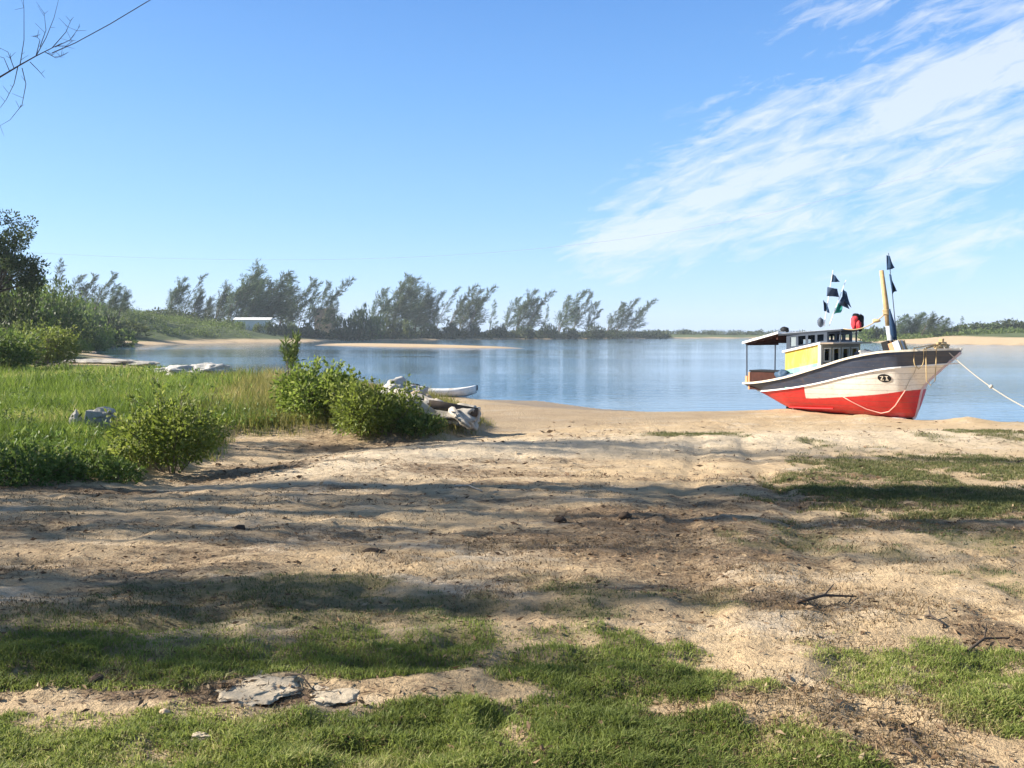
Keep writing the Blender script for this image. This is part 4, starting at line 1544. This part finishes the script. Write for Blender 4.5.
    for k in range(5):
        x = -2.9 + k * .27
        c.box((x, 0, zc(x, 0) - .018), (.045, 1.4, .05))
    c.box((-1.82, 0, zc(-1.82, 0) - .05), (.05, 1.8, .11))
    c.build('canopy_ceiling', M['brown'], boat)
    for s in (-1, 1):
        c = MB()
        c.tube([(-2.97, s * .66, sheer(-2.97) + .05), (-2.97, s * .67, zc(-2.97, 0) + .03)], .020, 8)
        c.build('canopy_post', M['slate'], boat)
        c = MB()
        c.box((-2.97, s * .66, sheer(-2.97) + .13), (.07, .06, .2))
        c.build('post_foot', M['orange'], boat)
        c = MB()
        c.tube([(-.28, s * .38, ztop(xf) + .04), (-.28, s * .38, zr(-.28, 0) + .01)], .022, 8)
        c.build('roof_post', M['slate'], boat)
    c = MB()
    c.blob((-1.78, -.62, zc(-1.78, 0) + .15), (.13, .1, .09), 3, .3, 2)
    c.build('deck_lamp', M['black'], boat, True)
    # mast
    c = MB()
    c.tube([(.93, 0, deckz(.93) - .05), (.86, 0, 1.95), (.80, 0, 2.3)], [.085, .075, .068], 10)
    mast = c.build('mast', M['grey'], boat, True)
    c = MB()
    c.tube([(.80, 0, 2.3), (.72, 0, 2.9), (.60, 0, 3.70)], [.069, .064, .052], 10)
    c.build('mast_top', M['wood'], mast, True)
    c = MB()
    for k in range(4):
        z = 2.60 + k * .035
        x = .80 - (z - 2.3) * .14
        c.tube([(x + .082 * math.cos(q), .082 * math.sin(q), z + .01 * math.sin(3 * q)) for q in np.linspace(0, 6.28, 13)], .016, 5)
    c.build('lashing', M['rope'], mast, True)
    c = MB()
    c.tube([(.83, -.02, 2.72), (.90, -.03, 2.4), (.95, -.03, 2.1), (.98, 0, 1.95)], [.02, .06, .075, .03], 7)
    c.build('furled_sail', M['navy'], mast, True)
    # stay from the mast to the wheelhouse roof
    c = MB()
    A, B = Vector((.74, -.02, 2.62)), Vector((-.24, -.30, zr(-.24, 0) + .06))
    c.tube([A.lerp(B, t) + Vector((0, 0, -.16 * 4 * t * (1 - t))) for t in np.linspace(0, 1, 10)], .014, 5)
    c.blob(A.lerp(B, .22) + Vector((0, 0, -.1)), (.11, .06, .05), 5, .4, 2)
    c.build('stay_rope', M['rope'], boat, True)
    # bow bitt
    c = MB()
    c.box((2.12, 0, 1.74), (.09, .09, .46))
    c.box((2.12, 0, 1.86), (.06, .42, .06))
    c.build('bow_bitt', M['wood'], boat, bevel=.008)
    c = MB()
    rb = random.Random(4)
    for k in range(7):
        r = .09 + .012 * k
        c.tube([(2.12 + r * math.cos(q), r * 1.3 * math.sin(q), 1.74 + .03 * (k % 4) + .02 * math.sin(2 * q + k)) for q in np.linspace(0, 6.28, 14)], .018, 5)
    c.build('rope_coil', M['rope'], boat, True)
    # emblem: dark oval with two pale signs
    def oval(name, mat, rx, rz, off, par):
        cx, cz = 1.17, 1.03
        n = 28
        vs = [hull_pt(cx, cz, off)] + [hull_pt(cx + rx * math.cos(q), cz + rz * math.sin(q), off) for q in np.linspace(0, 2 * math.pi, n, endpoint=False)]
        m = MB()
        back = [v + Vector((0, .02, 0)) for v in vs]
        m.add(vs + back, [(0, 1 + k, 1 + (k + 1) % n) for k in range(n)] + [(1 + k, 1 + n + 1 + k, 1 + n + 1 + (k + 1) % n, 1 + (k + 1) % n) for k in range(n)])
        return m.build(name, mat, par)
    em = oval('emblem', M['black'], .145, .10, .012, boat)
    em['label'] = 'black oval with two pale letters on the bow'

    def sign(quads):
        m = MB()
        for q in quads:
            vs = [hull_pt(1.17 + x * .72, 1.03 + z * .72, .018) for x, z in q]
            m.add(vs, [(0, 1, 2, 3)])
        return m.build('letter', M['cream'], em)
    sign([[(-.125, .05), (-.02, .05), (-.02, .075), (-.125, .075)], [(-.125, -.075), (-.02, -.075), (-.02, -.05), (-.125, -.05)], [(-.125, -.05), (-.085, -.05), (-.02, .05), (-.06, .05)]])
    sign([[(.055, -.05), (.09, -.05), (.09, .05), (.055, .05)], [(.025, .05), (.12, .05), (.12, .075), (.025, .075)], [(.025, -.075), (.12, -.075), (.12, -.05), (.025, -.05)]])
    # draped rope along the side
    c = MB()
    pts = [(-.02, .60), (.25, .42), (.55, .24), (.85, .15), (1.05, .20), (1.25, .36), (1.42, .58), (1.52, .74)]
    c.tube([hull_pt(x, z, .03) for x, z in pts], .014, 6)
    rp = c.build('hull_rope', M['redrope'], boat, True)
    c = MB()
    c.tube([hull_pt(x, z, .015) for x, z in [(1.52, .74), (1.60, .96), (1.70, 1.16), (1.80, 1.34)]], .007, 5)
    c.build('hull_line', M['cord'], boat, True)
    # lines hanging off the bow
    c = MB()
    for (x0, yo, z1, w) in ((1.86, 0, 1.26, .10), (2.06, 0, .88, .12)):
        p0 = hull_pt(x0, sheer(x0) + .0, .07)
        p1 = hull_pt(x0 + .16, sheer(x0), .07)
        top0, top1 = p0 + Vector((0, 0, .08)), p1 + Vector((0, 0, .08))
        c.tube([Vector((2.08, 0, 1.85)), top0, p0 + Vector((0, 0, -.2)), Vector((p0.x + .02, p0.y, z1 + .1)), Vector(((p0.x + p1.x) / 2, (p0.y + p1.y) / 2, z1)), Vector((p1.x - .02, p1.y, z1 + .1)), p1 + Vector((0, 0, -.2)), top1, Vector((2.16, 0, 1.85))], .013, 5)
    c.build('bow_line', M['rope'], boat, True)


M['redp'] = plain('red_paint', (.56, .022, .024), .45, .12, 5, .08)
M['lilac'] = plain('faded_stem_paint', (.62, .50, .52), .55, .12, 6, .1)


def pane_mat():
    t = NT('pale_glass')
    t.b.inputs['Base Color'].default_value = (.62, .72, .74, 1)
    t.b.inputs['Roughness'].default_value = .12
    t.b.inputs['Transmission Weight'].default_value = .5
    return t.m


M['pane'] = pane_mat()
build_boat()
BM = Matrix.Translation((BX, BY, BZ)) @ Matrix.Rotation(HD, 4, 'Z') @ Matrix.Rotation(TRIM, 4, 'Y')


def bw(x, y, z):
    return BM @ Vector((x, y, z))


# ---- things lying on the boat
def on_boat(name, label, cat, x, y, z, group=None):
    return thing(name, label, cat, bw(x, y, z), HD, group)


t = on_boat('fish_box', 'long brown wooden box with an orange end on the stern deck', 'box', -2.36, -.42, sheer(-2.3) - .22)
m = MB(); m.box((0, 0, .26), (.96, .56, .50)); m.build('box_body', M['brown'], t, bevel=.01)
m = MB(); m.box((0, 0, .535), (1.0, .60, .045)); m.build('lid', M['black'], t, bevel=.008)
m = MB(); m.box((-.51, 0, .25), (.055, .58, .49)); m.build('end_panel', M['orange'], t, bevel=.006)
t = on_boat('bag', 'crumpled blue bag on the side deck beside the yellow cabin wall', 'bag', -1.42, -.985, sheer(-1.42) - .24)
m = MB(); m.blob((-.18, -.03, .31), (.18, .10, .16), 2, .45, 3); m.blob((.1, -.03, .30), (.16, .08, .07), 6, .4, 3); m.build('bag_body', M['blue'], t, True)


def cloth(pts_top, pts_bot, name, mat, parent, nx=10, wave=.085, seed=0):
    """a flag between two edges, waved, with its own thickness"""
    a0, a1 = pts_top
    b0, b1 = pts_bot
    vs, fs = [], []
    for i in range(nx):
        for j in range(6):
            u, v = i / (nx - 1), j / 5
            p = a0.lerp(a1, u).lerp(b0.lerp(b1, u), v)
            p = p + Vector((.2, 1, .1)) * wave * math.sin(u * 6 + seed + v * 2.4) * (.3 + u)
            vs.append(p)
    for i in range(nx - 1):
        for j in range(5):
            fs.append((i * 6 + j, (i + 1) * 6 + j, (i + 1) * 6 + j + 1, i * 6 + j + 1))
    m = MB().add(vs, fs)
    o = m.build(name, mat, parent, True)
    s = o.modifiers.new('thickness', 'SOLIDIFY')
    s.thickness = .006
    return o


def flag_pole(label, foot, top, flags, matp, depth, float_z=None):
    t = thing('flag_pole', label, 'marker flag', foot, 0, 'marker flag poles on the boat')
    m = MB()
    m.tube([Vector((0, 0, 0)), (top - foot) * .5, top - foot], [.014, .011, .008], 6)
    m.build('pole', M[matp], t)
    for k, (a, b, c, d, mt) in enumerate(flags):
        q = [at(px, py, depth) - foot for px, py in (a, b, c, d)]
        cloth((q[0], q[1]), (q[3], q[2]), 'flag', M[mt], t, seed=k * 2.1)
    if float_z is not None:
        m = MB()
        m.blob(at(*float_z, depth) - foot, (.085, .085, .13), 4, .15, 2)
        m.build('float', M['slate'], t, True)
    return t


fd = bw(-.95, -.35, 2.2).y
flag_pole('pale pole with three navy flags stacked, leftmost on the wheelhouse roof', at(824, 326.5, fd), at(833, 270, fd),
          [((832, 273), (835, 276), (840.5, 282), (831, 282), 'navy'), ((827.5, 287), (838, 289), (838.5, 297), (826.5, 296), 'cloth2'), ((823, 300), (826, 303), (829.5, 313), (824, 311), 'navy')],
          'white', fd, (820.5, 322.5))
fd2 = bw(-.8, -.1, 2.2).y
flag_pole('slanted pole with large navy flag above a teal rag on the wheelhouse roof', at(829, 326, fd2), at(846, 280, fd2),
          [((843, 289), (846, 292), (852, 308), (842, 300), 'navy'), ((842, 297), (847, 301), (849, 309), (838, 304), 'cloth2'), ((838, 303), (842, 306), (841, 312), (834, 314), 'teal')],
          'white', fd2)
fd3 = bw(1.02, .12, 2.2).y
flag_pole('tall thin pole with two navy flags standing right of the mast', bw(1.02, .12, sheer(1.02) - .2), at(888.5, 253, fd3),
          [((886.5, 255), (889, 256), (895.5, 268), (887, 270), 'navy'), ((889.5, 274), (891.5, 276), (896, 291), (892, 294), 'navy')], 'slate', fd3)

fr = bw(-.18, .05, 2.3).y
t = thing('jacket_bundle', 'red and black bundle hanging on the stay ahead of the wheelhouse roof', 'bundle', at(857, 331, fr))
o = at(857, 331, fr)
m = MB(); m.blob(at(854.5, 322.5, fr) - o, (.09, .10, .20), 1, .35, 3); m.blob(at(858.5, 325, fr - .1) - o, (.06, .07, .12), 9, .35, 3); m.build('red_cloth', M['redrag'], t, True)
m = MB(); m.blob(at(860.5, 322.5, fr) - o, (.085, .10, .22), 2, .35, 3); m.blob(at(856, 316, fr) - o, (.10, .08, .07), 3, .35, 3); m.build('dark_cloth', M['black'], t, True)

for k, (x, y, lab, mt, tilt, sz) in enumerate([(1.10, -.30, 'dark crate leaning on foredeck next to the mast', 'black', -.3, (.20, .32, .52)),
                                               (1.26, -.34, 'orange brown board crate leaning in the middle of the foredeck row', 'orange', -.35, (.12, .3, .46)),
                                               (1.42, -.34, 'pale grey crate leaning at the bow end of the foredeck row', 'grey', -.38, (.16, .32, .50))]):
    t = on_boat('crate', lab, 'crate', x, y, sheer(x) - .22, 'crates leaning on the foredeck')
    rot = Matrix.Rotation(tilt, 3, 'Y')
    m = MB(); m.box(rot @ Vector((0, 0, sz[2] / 2 + .02)), sz, rot); m.build('crate_body', M[mt], t, bevel=.01)
    m = MB()
    for s in (-1, 1):
        m.box(rot @ Vector((sz[0] / 2 + .012, s * sz[1] * .3, sz[2] / 2 + .02)), (.02, .05, sz[2] * .96), rot)
    m.build('batten', M['wood'] if mt != 'orange' else M['cream'], t)
t = on_boat('net_pile', 'grey heap of fishing net on the deck between cabin and mast', 'fishing net', .25, .1, sheer(.25) - .24)
m = MB(); m.blob((0, 0, .22), (.42, .55, .26), 8, .3, 4, 2.5); m.blob((.2, .5, .25), (.25, .3, .25), 12, .3, 3, 2.5); m.build('net', M['net'], t, True)
m = MB()
for k in range(6):
    m.blob((random.uniform(-.3, .3), random.uniform(-.4, .4), .42 + random.uniform(-.05, .06)), .05, k, .1, 2)
m.build('net_float', M['cream'], t, True)
t = on_boat('wooden_block', 'pale wooden chock under the forward keel of the boat', 'block', 1.15, -.16, -.05)
m = MB(); m.box((0, 0, .03), (.34, .22, .09)); m.build('chock', M['white'], t, bevel=.01)
# mooring line to the right
m = MB()
A, B = bw(2.30, -.22, 1.74), at(1100, 432, 17.5)
B.z = Hs(B.x, B.y) + .05
pl = [A.lerp(B, q) + Vector((0, 0, -.35 * 4 * q * (1 - q))) for q in np.linspace(0, 1, 24)]
m.tube([bw(2.12, 0, 1.86)] + pl, .013, 6)
kn = A.lerp(B, .33) + Vector((0, 0, -.30))
m.blob(kn, (.045, .04, .045), 2, .5, 2)
tag(m.build('mooring_rope', M['cord'], smooth=True), 'pale mooring rope running from the bow out to the right', 'rope')


# ------------------------------------------------------------------ canoe, driftwood, rubble, stones
def canoe():
    p = onground(446, 399)
    wl = at(440, 392, 34.5)
    t = thing('canoe', 'white canoe lying at the water edge behind the driftwood', 'canoe', (wl.x, 34.5, max(WZ + .02, Hs(wl.x, 34.5))), R(-6))
    xs = np.linspace(-1.5, 1.5, 34)
    V, Fc = [], []
    n = 14
    for x in xs:
        u = x / 1.5
        b = .30 * max(.02, (1 - abs(u) ** 2.4)) ** .6
        zt = .30 + .16 * abs(u) ** 2.2
        zk = .02 + .16 * max(0, abs(u) - .72) / .28
        for j in range(n + 1):
            a = math.pi * j / n
            V.append((x, -b * math.cos(a), zt - (zt - zk) * math.sin(a) ** .7))
    for i in range(len(xs) - 1):
        for j in range(n):
            Fc.append((i * (n + 1) + j, i * (n + 1) + j + 1, (i + 1) * (n + 1) + j + 1, (i + 1) * (n + 1) + j))
    m = MB().add(V, Fc)
    o = m.build('canoe_hull', M['white'], t, True)
    s = o.modifiers.new('thickness', 'SOLIDIFY'); s.thickness = .03; s.offset = 1
    m = MB()
    for x in (-.55, .45):
        m.box((x, 0, .29), (.16, .50, .025))
    m.build('thwart', M['wood'], t)
    m = MB()
    m.box((1.52, 0, .36), (.07, .12, .2)); m.build('stern_plate', M['slate'], t)
    m = MB()
    m.blob((-1.0, 0, .42), (.2, .14, .09), 3, .4, 2); m.build('seat_cover', M['black'], t, True)


canoe()


def driftwood():
    p = onground(438, 425)
    t = thing('driftwood_log', 'hollow weathered driftwood log lying at the end of the bank', 'driftwood', p, R(-18))
    n, seg = 26, 26
    V, Fc = [], []
    from mathutils import noise as mn
    for i in range(seg + 1):
        u = i / seg
        cx = -1.05 + 1.9 * u
        r = .27 - .06 * u + .05 * math.sin(u * 7)
        for j in range(n):
            a = 2 * math.pi * j / n
            q_ = Vector((cx * 1.6, math.cos(a) * 1.3, math.sin(a) * 1.3))
            rr_ = r * (1 + .45 * mn.noise(q_) + .25 * mn.noise(q_ * 2.7)) * (1.25 if math.cos(a) > 0 else 1)
            V.append((cx + .22 * mn.noise(Vector((a * 1.5, u, 3))) * (1 if i == seg else .4), rr_ * 1.15 * math.cos(a), .15 + .28 * (1 - u) + rr_ * math.sin(a)))
    for i in range(seg):
        for j in range(n):
            a = 2 * math.pi * (j + .5) / n
            if 3.5 < a < 4.6 + .4 * math.sin(i) and 6 < i < 22: continue
            if 1.0 < a < 1.7 + .5 * math.sin(i * .8) and 4 < i < 20: continue
            Fc.append((i * n + j, i * n + (j + 1) % n, (i + 1) * n + (j + 1) % n, (i + 1) * n + j))
    o = MB().add(V, Fc).build('log_shell', M['drift'], t, True)
    s = o.modifiers.new('thickness', 'SOLIDIFY'); s.thickness = .07; s.offset = -1
    m = MB()
    m.tube([(-1.0, -.1, .5), (-.2, -.05, .42), (.9, 0, .3)], [.12, .14, .10], 8)
    m.build('rotten_core', M['darkbark'], t, True)
    m = MB()
    m.tube([(.4, -.2, .35), (.7, -.45, .2), (.95, -.55, .05)], [.09, .06, .03], 7)
    m.build('root', M['drift'], t, True)


driftwood()
for lab, px, py, r, sd, mt, kk in [('pale boulder topping the debris heap behind the dark bush', 402, 407, (.60, .45, .42), 4, 'stone', 1), ('tan boulder leaning against the driftwood log', 413, 415, (.48, .4, .30), 6, 'boul', 1),
                                   ('white rock, left of the two by the water edge', 189, 376, (1.0, .7, .32), 12, 'stone', 0), ('white rock, right of the two by the water edge', 213, 376, (.9, .6, .34), 15, 'stone', 0),
                                   ('small grey rock in the grass right of the white pair', 168, 374, (.6, .5, .2), 17, 'stone', 0)]:
    p = onground(px, py)
    if mt == 'boul' and 'boul' not in M:
        M['boul'] = plain('tan_boulder', (.52, .38, .24), .9, .25, 6, .6, dirt=(.25, .2, .15))
    m = MB(); m.blob((0, 0, r[2] * .55), r, sd, .46, 5, 1.3)
    o = m.build('boulder' if kk else 'rock', M[mt], smooth=True)
    o.location = p
    tag(o, lab, 'rock')
p = onground(97, 363.5)
t = thing('concrete_slab', 'long pale concrete slab lying in grass below the left slope', 'slab', p, R(-12))
m = MB(); m.blob((0, 0, .02), (3.3, 1.1, .30), 31, .35, 4, 1.8); m.blob((3.2, .2, -.02), (1.6, .8, .22), 33, .35, 3, 1.8); m.build('slab', M['concrete'], t)
p = onground(98, 436)
t = thing('concrete_block', 'broken pale concrete block half hidden in the bank grass', 'block', p, R(14))
m = MB(); m.box((0, 0, .2), (.46, .30, .52), Matrix.Rotation(.12, 3, 'Y'), .86); m.blob((-.36, .03, .18), (.13, .14, .30), 43, .3, 3, 1.6); m.blob((.1, 0, .40), (.22, .15, .12), 47, .4, 3, 1.8); m.build('block', M['concrete'], t, bevel=.02)

# stones, sticks and clods on the near ground
for lab, px, py, r, sd, mt in [('flat pale stone slab bedded in the sand, largest near the turf', 258, 690, (.15, .17, .006), 21, 'flat'), ('flat stone beside the largest pale slab, partly under grass', 332, 694, (.13, .11, .006), 22, 'flat'),
                               ('small yellowish stone at the edge of the near turf', 164, 714, (.026, .022, .016), 23, 'boul'), ('grey stone lying in the near turf left of centre', 200, 738, (.04, .03, .014), 24, 'flat'),
                               ('dark clod of earth in shade at left', 97, 683, (.035, .03, .03), 25, 'clod'), ('dark clod in the middle of the trampled sand', 625, 518, (.06, .05, .045), 26, 'clod'),
                               ('dark clod on the sand left of the middle', 372, 553, (.07, .06, .03), 27, 'clod'), ('brown clod near the right tyre track', 560, 522, (.06, .05, .04), 28, 'clod'), ('grey pebble by the left sand channel', 240, 530, (.05, .05, .03), 29, 'clod')]:
    if 'flat' not in M:
        M['flat'] = plain('flat_stone', (.50, .405, .28), .9, .25, 12, .6, dirt=(.2, .16, .11))
        M['clod'] = plain('dark_earth', (.07, .05, .036), .95, .3, 20, .6)
    p = onground(px, py)
    m = MB(); m.blob((0, 0, r[2] * .35), r, sd, .35 if mt != 'flat' else .6, 3 if mt != 'flat' else 4, 1.6)
    o = m.build('stone' if mt != 'clod' else 'clod', M[mt], smooth=True)
    o.location = p
    tag(o, lab, 'stone' if mt != 'clod' else 'clod')
for lab, a, b, r in [('dark broken stick with a fork lying right of centre', (797, 604), (856, 598), .011), ('short black stick at the end of a sandy hollow', (925, 618), (944, 626), .009), ('bleached thin stick on the lit sand', (455, 487), (482, 492), .014),
                     ('thin stick crossing the right sand hollow', (968, 652), (1010, 640), .008), ('bent twig in the bare patch at the lower right', (905, 742), (930, 760), .008), ('thin twig lying on the flat pale slab', (285, 676), (312, 690), .006)]:
    A, B = onground(*a), onground(*b)
    m = MB()
    mid = A.lerp(B, .5) + Vector((0, .05, .02))
    mid.z = max(mid.z, Hs(mid.x, mid.y) + r)
    up = Vector((0, 0, r))
    m.tube([A + up, mid, B + up], [r, r * .85, r * .45], 7)
    m.tube([mid, mid + (B - A) * .25 + Vector((0, .08, .04))], [r * .6, r * .25], 5)
    o = m.build('stick', M['drift'] if 'bleached' in lab else M['darkbark'], smooth=True)
    tag(o, lab, 'stick')


# ------------------------------------------------------------------ houses across the lagoon and the wire
def house(label, px, base_py, D, w, d, h, rz, wall, roof, pitch=0.0, wins=3, storeys=1):
    p = at(px, base_py, D)
    t = thing('house', label, 'house', (p.x, D, p.z), rz, 'houses among the trees')
    m = MB(); m.box((0, 0, h / 2 - .8), (w, d, h + 1.6)); m.build('wall', M[wall], t)
    m = MB()
    o = .5
    if pitch > 0:
        x, y = w / 2 + o, d / 2 + o
        e = h + .003
        m.add([(-x, -y, e), (x, -y, e), (x, y, e), (-x, y, e), (-x, 0, e + pitch), (x, 0, e + pitch)], [(0, 1, 5, 4), (2, 3, 4, 5), (0, 4, 3), (1, 2, 5), (0, 3, 2, 1)])
    else:
        m.box((0, 0, h + .16), (w + .7, d + .7, .3))
    m.build('roof', M[roof], t)
    for s in range(storeys):
        for k in range(wins):
            x = (k + .5) / wins * w - w / 2
            z = 1.6 + s * 2.9
            f = MB()
            f.box((x, -d / 2 - .03, z), (1.15, .055, 1.05))
            wf = f.build('window', M[wall], t)
            g_ = MB(); g_.box((x, -d / 2 - .072, z), (1.08, .02, .98)); g_.build('pane', M['dark'], wf)
    return t


house('low white house with a pale roof among the casuarinas', 254, 329.5, 304, 12.0, 7, 3.4, R(6), 'plaster', 'plaster', .9, 0)
house('two storey brown house with flat roof, right of the white house', 325, 331, 374, 7.5, 6, 9.6, R(-8), 'ochre', 'tile', 0, 2, 3)
house('low house with a grey sheet roof at the foot of the left hill', 139, 328, 262, 9.5, 6, 2.2, R(10), 'ochre', 'fibre', 1.3, 2)
house('small white house half hidden left of the casuarina grove', 163, 331, 330, 6.0, 5, 3.2, R(0), 'plaster', 'fibre', .8, 2)
house('small pale house behind the long middle row of casuarinas', 418, 332, 420, 6.5, 5, 4.6, R(0), 'plaster', 'tile', 1.0, 2)

m = MB()
wp = [(-330, 228), (0, 252), (130, 259), (330, 262), (480, 256), (560, 250), (760, 222), (1300, 60)]
cur = []
for k in np.linspace(0, 1, 60):
    px = -330 + 1630 * k
    py = np.interp(px, [q[0] for q in wp], [q[1] for q in wp])
    cur.append((px, py))
ys_ = np.array([c[1] for c in cur])
for _ in range(30):
    ys_[1:-1] = (ys_[:-2] + ys_[1:-1] * 2 + ys_[2:]) / 4
pl = [at(c[0], y, 118 - 60 * k) for (c, y, k) in zip(cur, ys_, np.linspace(0, 1, 60))]
m.tube(pl, .011, 5)
tag(m.build('power_line', M['fibre']), 'thin pale overhead wire crossing the sky above the far trees', 'wire')
m = MB()
pl = [at(px, py, 10.2) for px, py in [(52, 53), (75, 43), (110, 24), (150, 0), (230, -52)]]
m.tube(pl, [.006, .005, .005, .005, .005], 5)
tag(m.build('stay_wire', M['darkbark']), 'thin dark wire rising from the bare twigs at top left', 'wire')

# ------------------------------------------------------------------ light and sky
S = Vector((-.995, .10, 0)).normalized()
EL = R(29)
sun_dir = Vector((S.x * math.cos(EL), S.y * math.cos(EL), math.sin(EL)))
sun = bpy.data.lights.new('sun', 'SUN')
sun.energy = 4.9
sun.angle = R(.53)
sun.color = (1, .93, .82)
so = bpy.data.objects.new('sun', sun)
so.rotation_euler = (-sun_dir).to_track_quat('-Z', 'Y').to_euler()
so.location = (-40, 4, 30)
COL.objects.link(so)

wd = bpy.data.worlds.new('World')
scene.world = wd
wd.use_nodes = True
nt = wd.node_tree
for n_ in list(nt.nodes): nt.nodes.remove(n_)


class WT(NT):
    def __init__(s, tree):
        s.t = tree


w = WT(nt)
sky = w.n('ShaderNodeTexSky', sky_type='NISHITA')
sky.sun_disc = False
sky.sun_elevation = EL
sky.sun_rotation = math.atan2(S.x, S.y)
sky.altitude = 0
sky.air_density = 1.0
sky.dust_density = .4
sky.ozone_density = 2.0
hs = w.n('ShaderNodeHueSaturation')
hs.inputs['Saturation'].default_value = 1.0
w.l(sky.outputs[0], hs.inputs['Color'])
bg = w.n('ShaderNodeBackground')
bg.inputs['Strength'].default_value = .088

dirv0 = w.n('ShaderNodeTexCoord').outputs['Generated']
sp0 = w.n('ShaderNodeSeparateXYZ')
w.l(dirv0, sp0.inputs[0])
cr_ = w.n('ShaderNodeValToRGB')
w.l(w.math('MULTIPLY', w.math('ARCSINE', sp0.outputs[2]), .6366, clamp=True), cr_.inputs[0])
e_ = cr_.color_ramp.elements
e_[0].position, e_[0].color = 0.0, (2.5, 3.72, 5.9, 1)
e_[1].position, e_[1].color = 1.0, (.40, .70, 1.3, 1)
for ps, cl_ in ((.032, (2.0, 3.42, 5.9, 1)), (.089, (1.38, 2.9, 5.3, 1)), (.166, (.85, 2.25, 4.8, 1)), (.242, (.52, 1.65, 4.2, 1)), (.32, (.50, 1.2, 2.7, 1)), (.5, (.50, .85, 1.5, 1))):
    k_ = e_.new(ps)
    k_.color = cl_
graded = w.mix(.72, hs.outputs[0], cr_.outputs[0])
w.l(graded, bg.inputs['Color'])
# thin clouds: a long band rising to the right, with ripples
dirv = w.n('ShaderNodeTexCoord').outputs['Generated']
sep = w.n('ShaderNodeSeparateXYZ')
w.l(dirv, sep.inputs[0])
az = w.math('ARCTAN2', sep.outputs[0], sep.outputs[1])
el = w.math('ARCSINE', sep.outputs[2])
u0, v0, thc = .020, .068, R(16)
du, dv = w.math('SUBTRACT', az, u0), w.math('SUBTRACT', el, v0)
s_ = w.math('ADD', w.math('MULTIPLY', du, math.cos(thc)), w.math('MULTIPLY', dv, math.sin(thc)))
t_ = w.math('SUBTRACT', w.math('MULTIPLY', dv, math.cos(thc)), w.math('MULTIPLY', du, math.sin(thc)))


def wnoise(sx, sy, detail, rough, seed, dist=0):
    cb = w.n('ShaderNodeCombineXYZ')
    w.l(w.math('MULTIPLY', s_, sx), cb.inputs[0])
    w.l(w.math('MULTIPLY', t_, sy), cb.inputs[1])
    cb.inputs[2].default_value = seed
    return w.noise(1.0, detail, rough, cb.outputs[0], dist)


half = w.math('MULTIPLY_ADD', s_, .42, .024)
q = w.math('DIVIDE', w.math('ABSOLUTE', w.math('SUBTRACT', t_, w.math('MULTIPLY', s_, .10))), half)
mask = w.math('SUBTRACT', 1.05, q, clamp=True)
mask = w.math('MULTIPLY', mask, w.ramp(s_, 0, .10))
mask = w.math('MULTIPLY', mask, w.ramp(s_, 1.5, .9))
n1 = wnoise(4.2, 15, 6, .58, 2.0, .5)
n2 = wnoise(20, 75, 7, .66, 5.0, .7)
dens = w.math('ADD', w.math('MULTIPLY', n1, .95), w.math('MULTIPLY', n2, .62))
dens = w.math('ADD', dens, w.math('MULTIPLY', mask, .34))
cloud = w.math('MULTIPLY', w.ramp(dens, .90, 1.13), w.ramp(mask, 0, .3))
cloud = w.math('MULTIPLY', w.math('MINIMUM', w.math('MAXIMUM', cloud, 0), 1), .68)
cbg = w.n('ShaderNodeBackground')
cbg.inputs['Color'].default_value = (.90, .95, 1.0, 1)
cbg.inputs['Strength'].default_value = .43
mx = w.n('ShaderNodeMixShader')
w.l(cloud, mx.inputs[0])
w.l(bg.outputs[0], mx.inputs[1])
w.l(cbg.outputs[0], mx.inputs[2])
wo = w.n('ShaderNodeOutputWorld')
w.l(mx.outputs[0], wo.inputs['Surface'])

hm = bpy.data.materials.new('haze_air')
hm.use_nodes = True
ht = hm.node_tree
for n_ in list(ht.nodes): ht.nodes.remove(n_)
ho = ht.nodes.new('ShaderNodeOutputMaterial')
hv = ht.nodes.new('ShaderNodeVolumePrincipled')
hv.inputs['Color'].default_value = (.80, .90, 1.0, 1)
hv.inputs['Density'].default_value = .00028
ht.links.new(hv.outputs[0], ho.inputs['Volume'])
hb = MB()
hb.box((0, 560, 13), (2400, 1400, 36))
tag(hb.build('haze', hm), kind='stuff')

scene.view_settings.view_transform = 'Standard'
scene.view_settings.look = 'None'
scene.view_settings.exposure = 1.32
scene.view_settings.gamma = 1.0
scene.render.engine = 'CYCLES'
scene.cycles.max_bounces = 6
scene.cycles.use_denoising = True
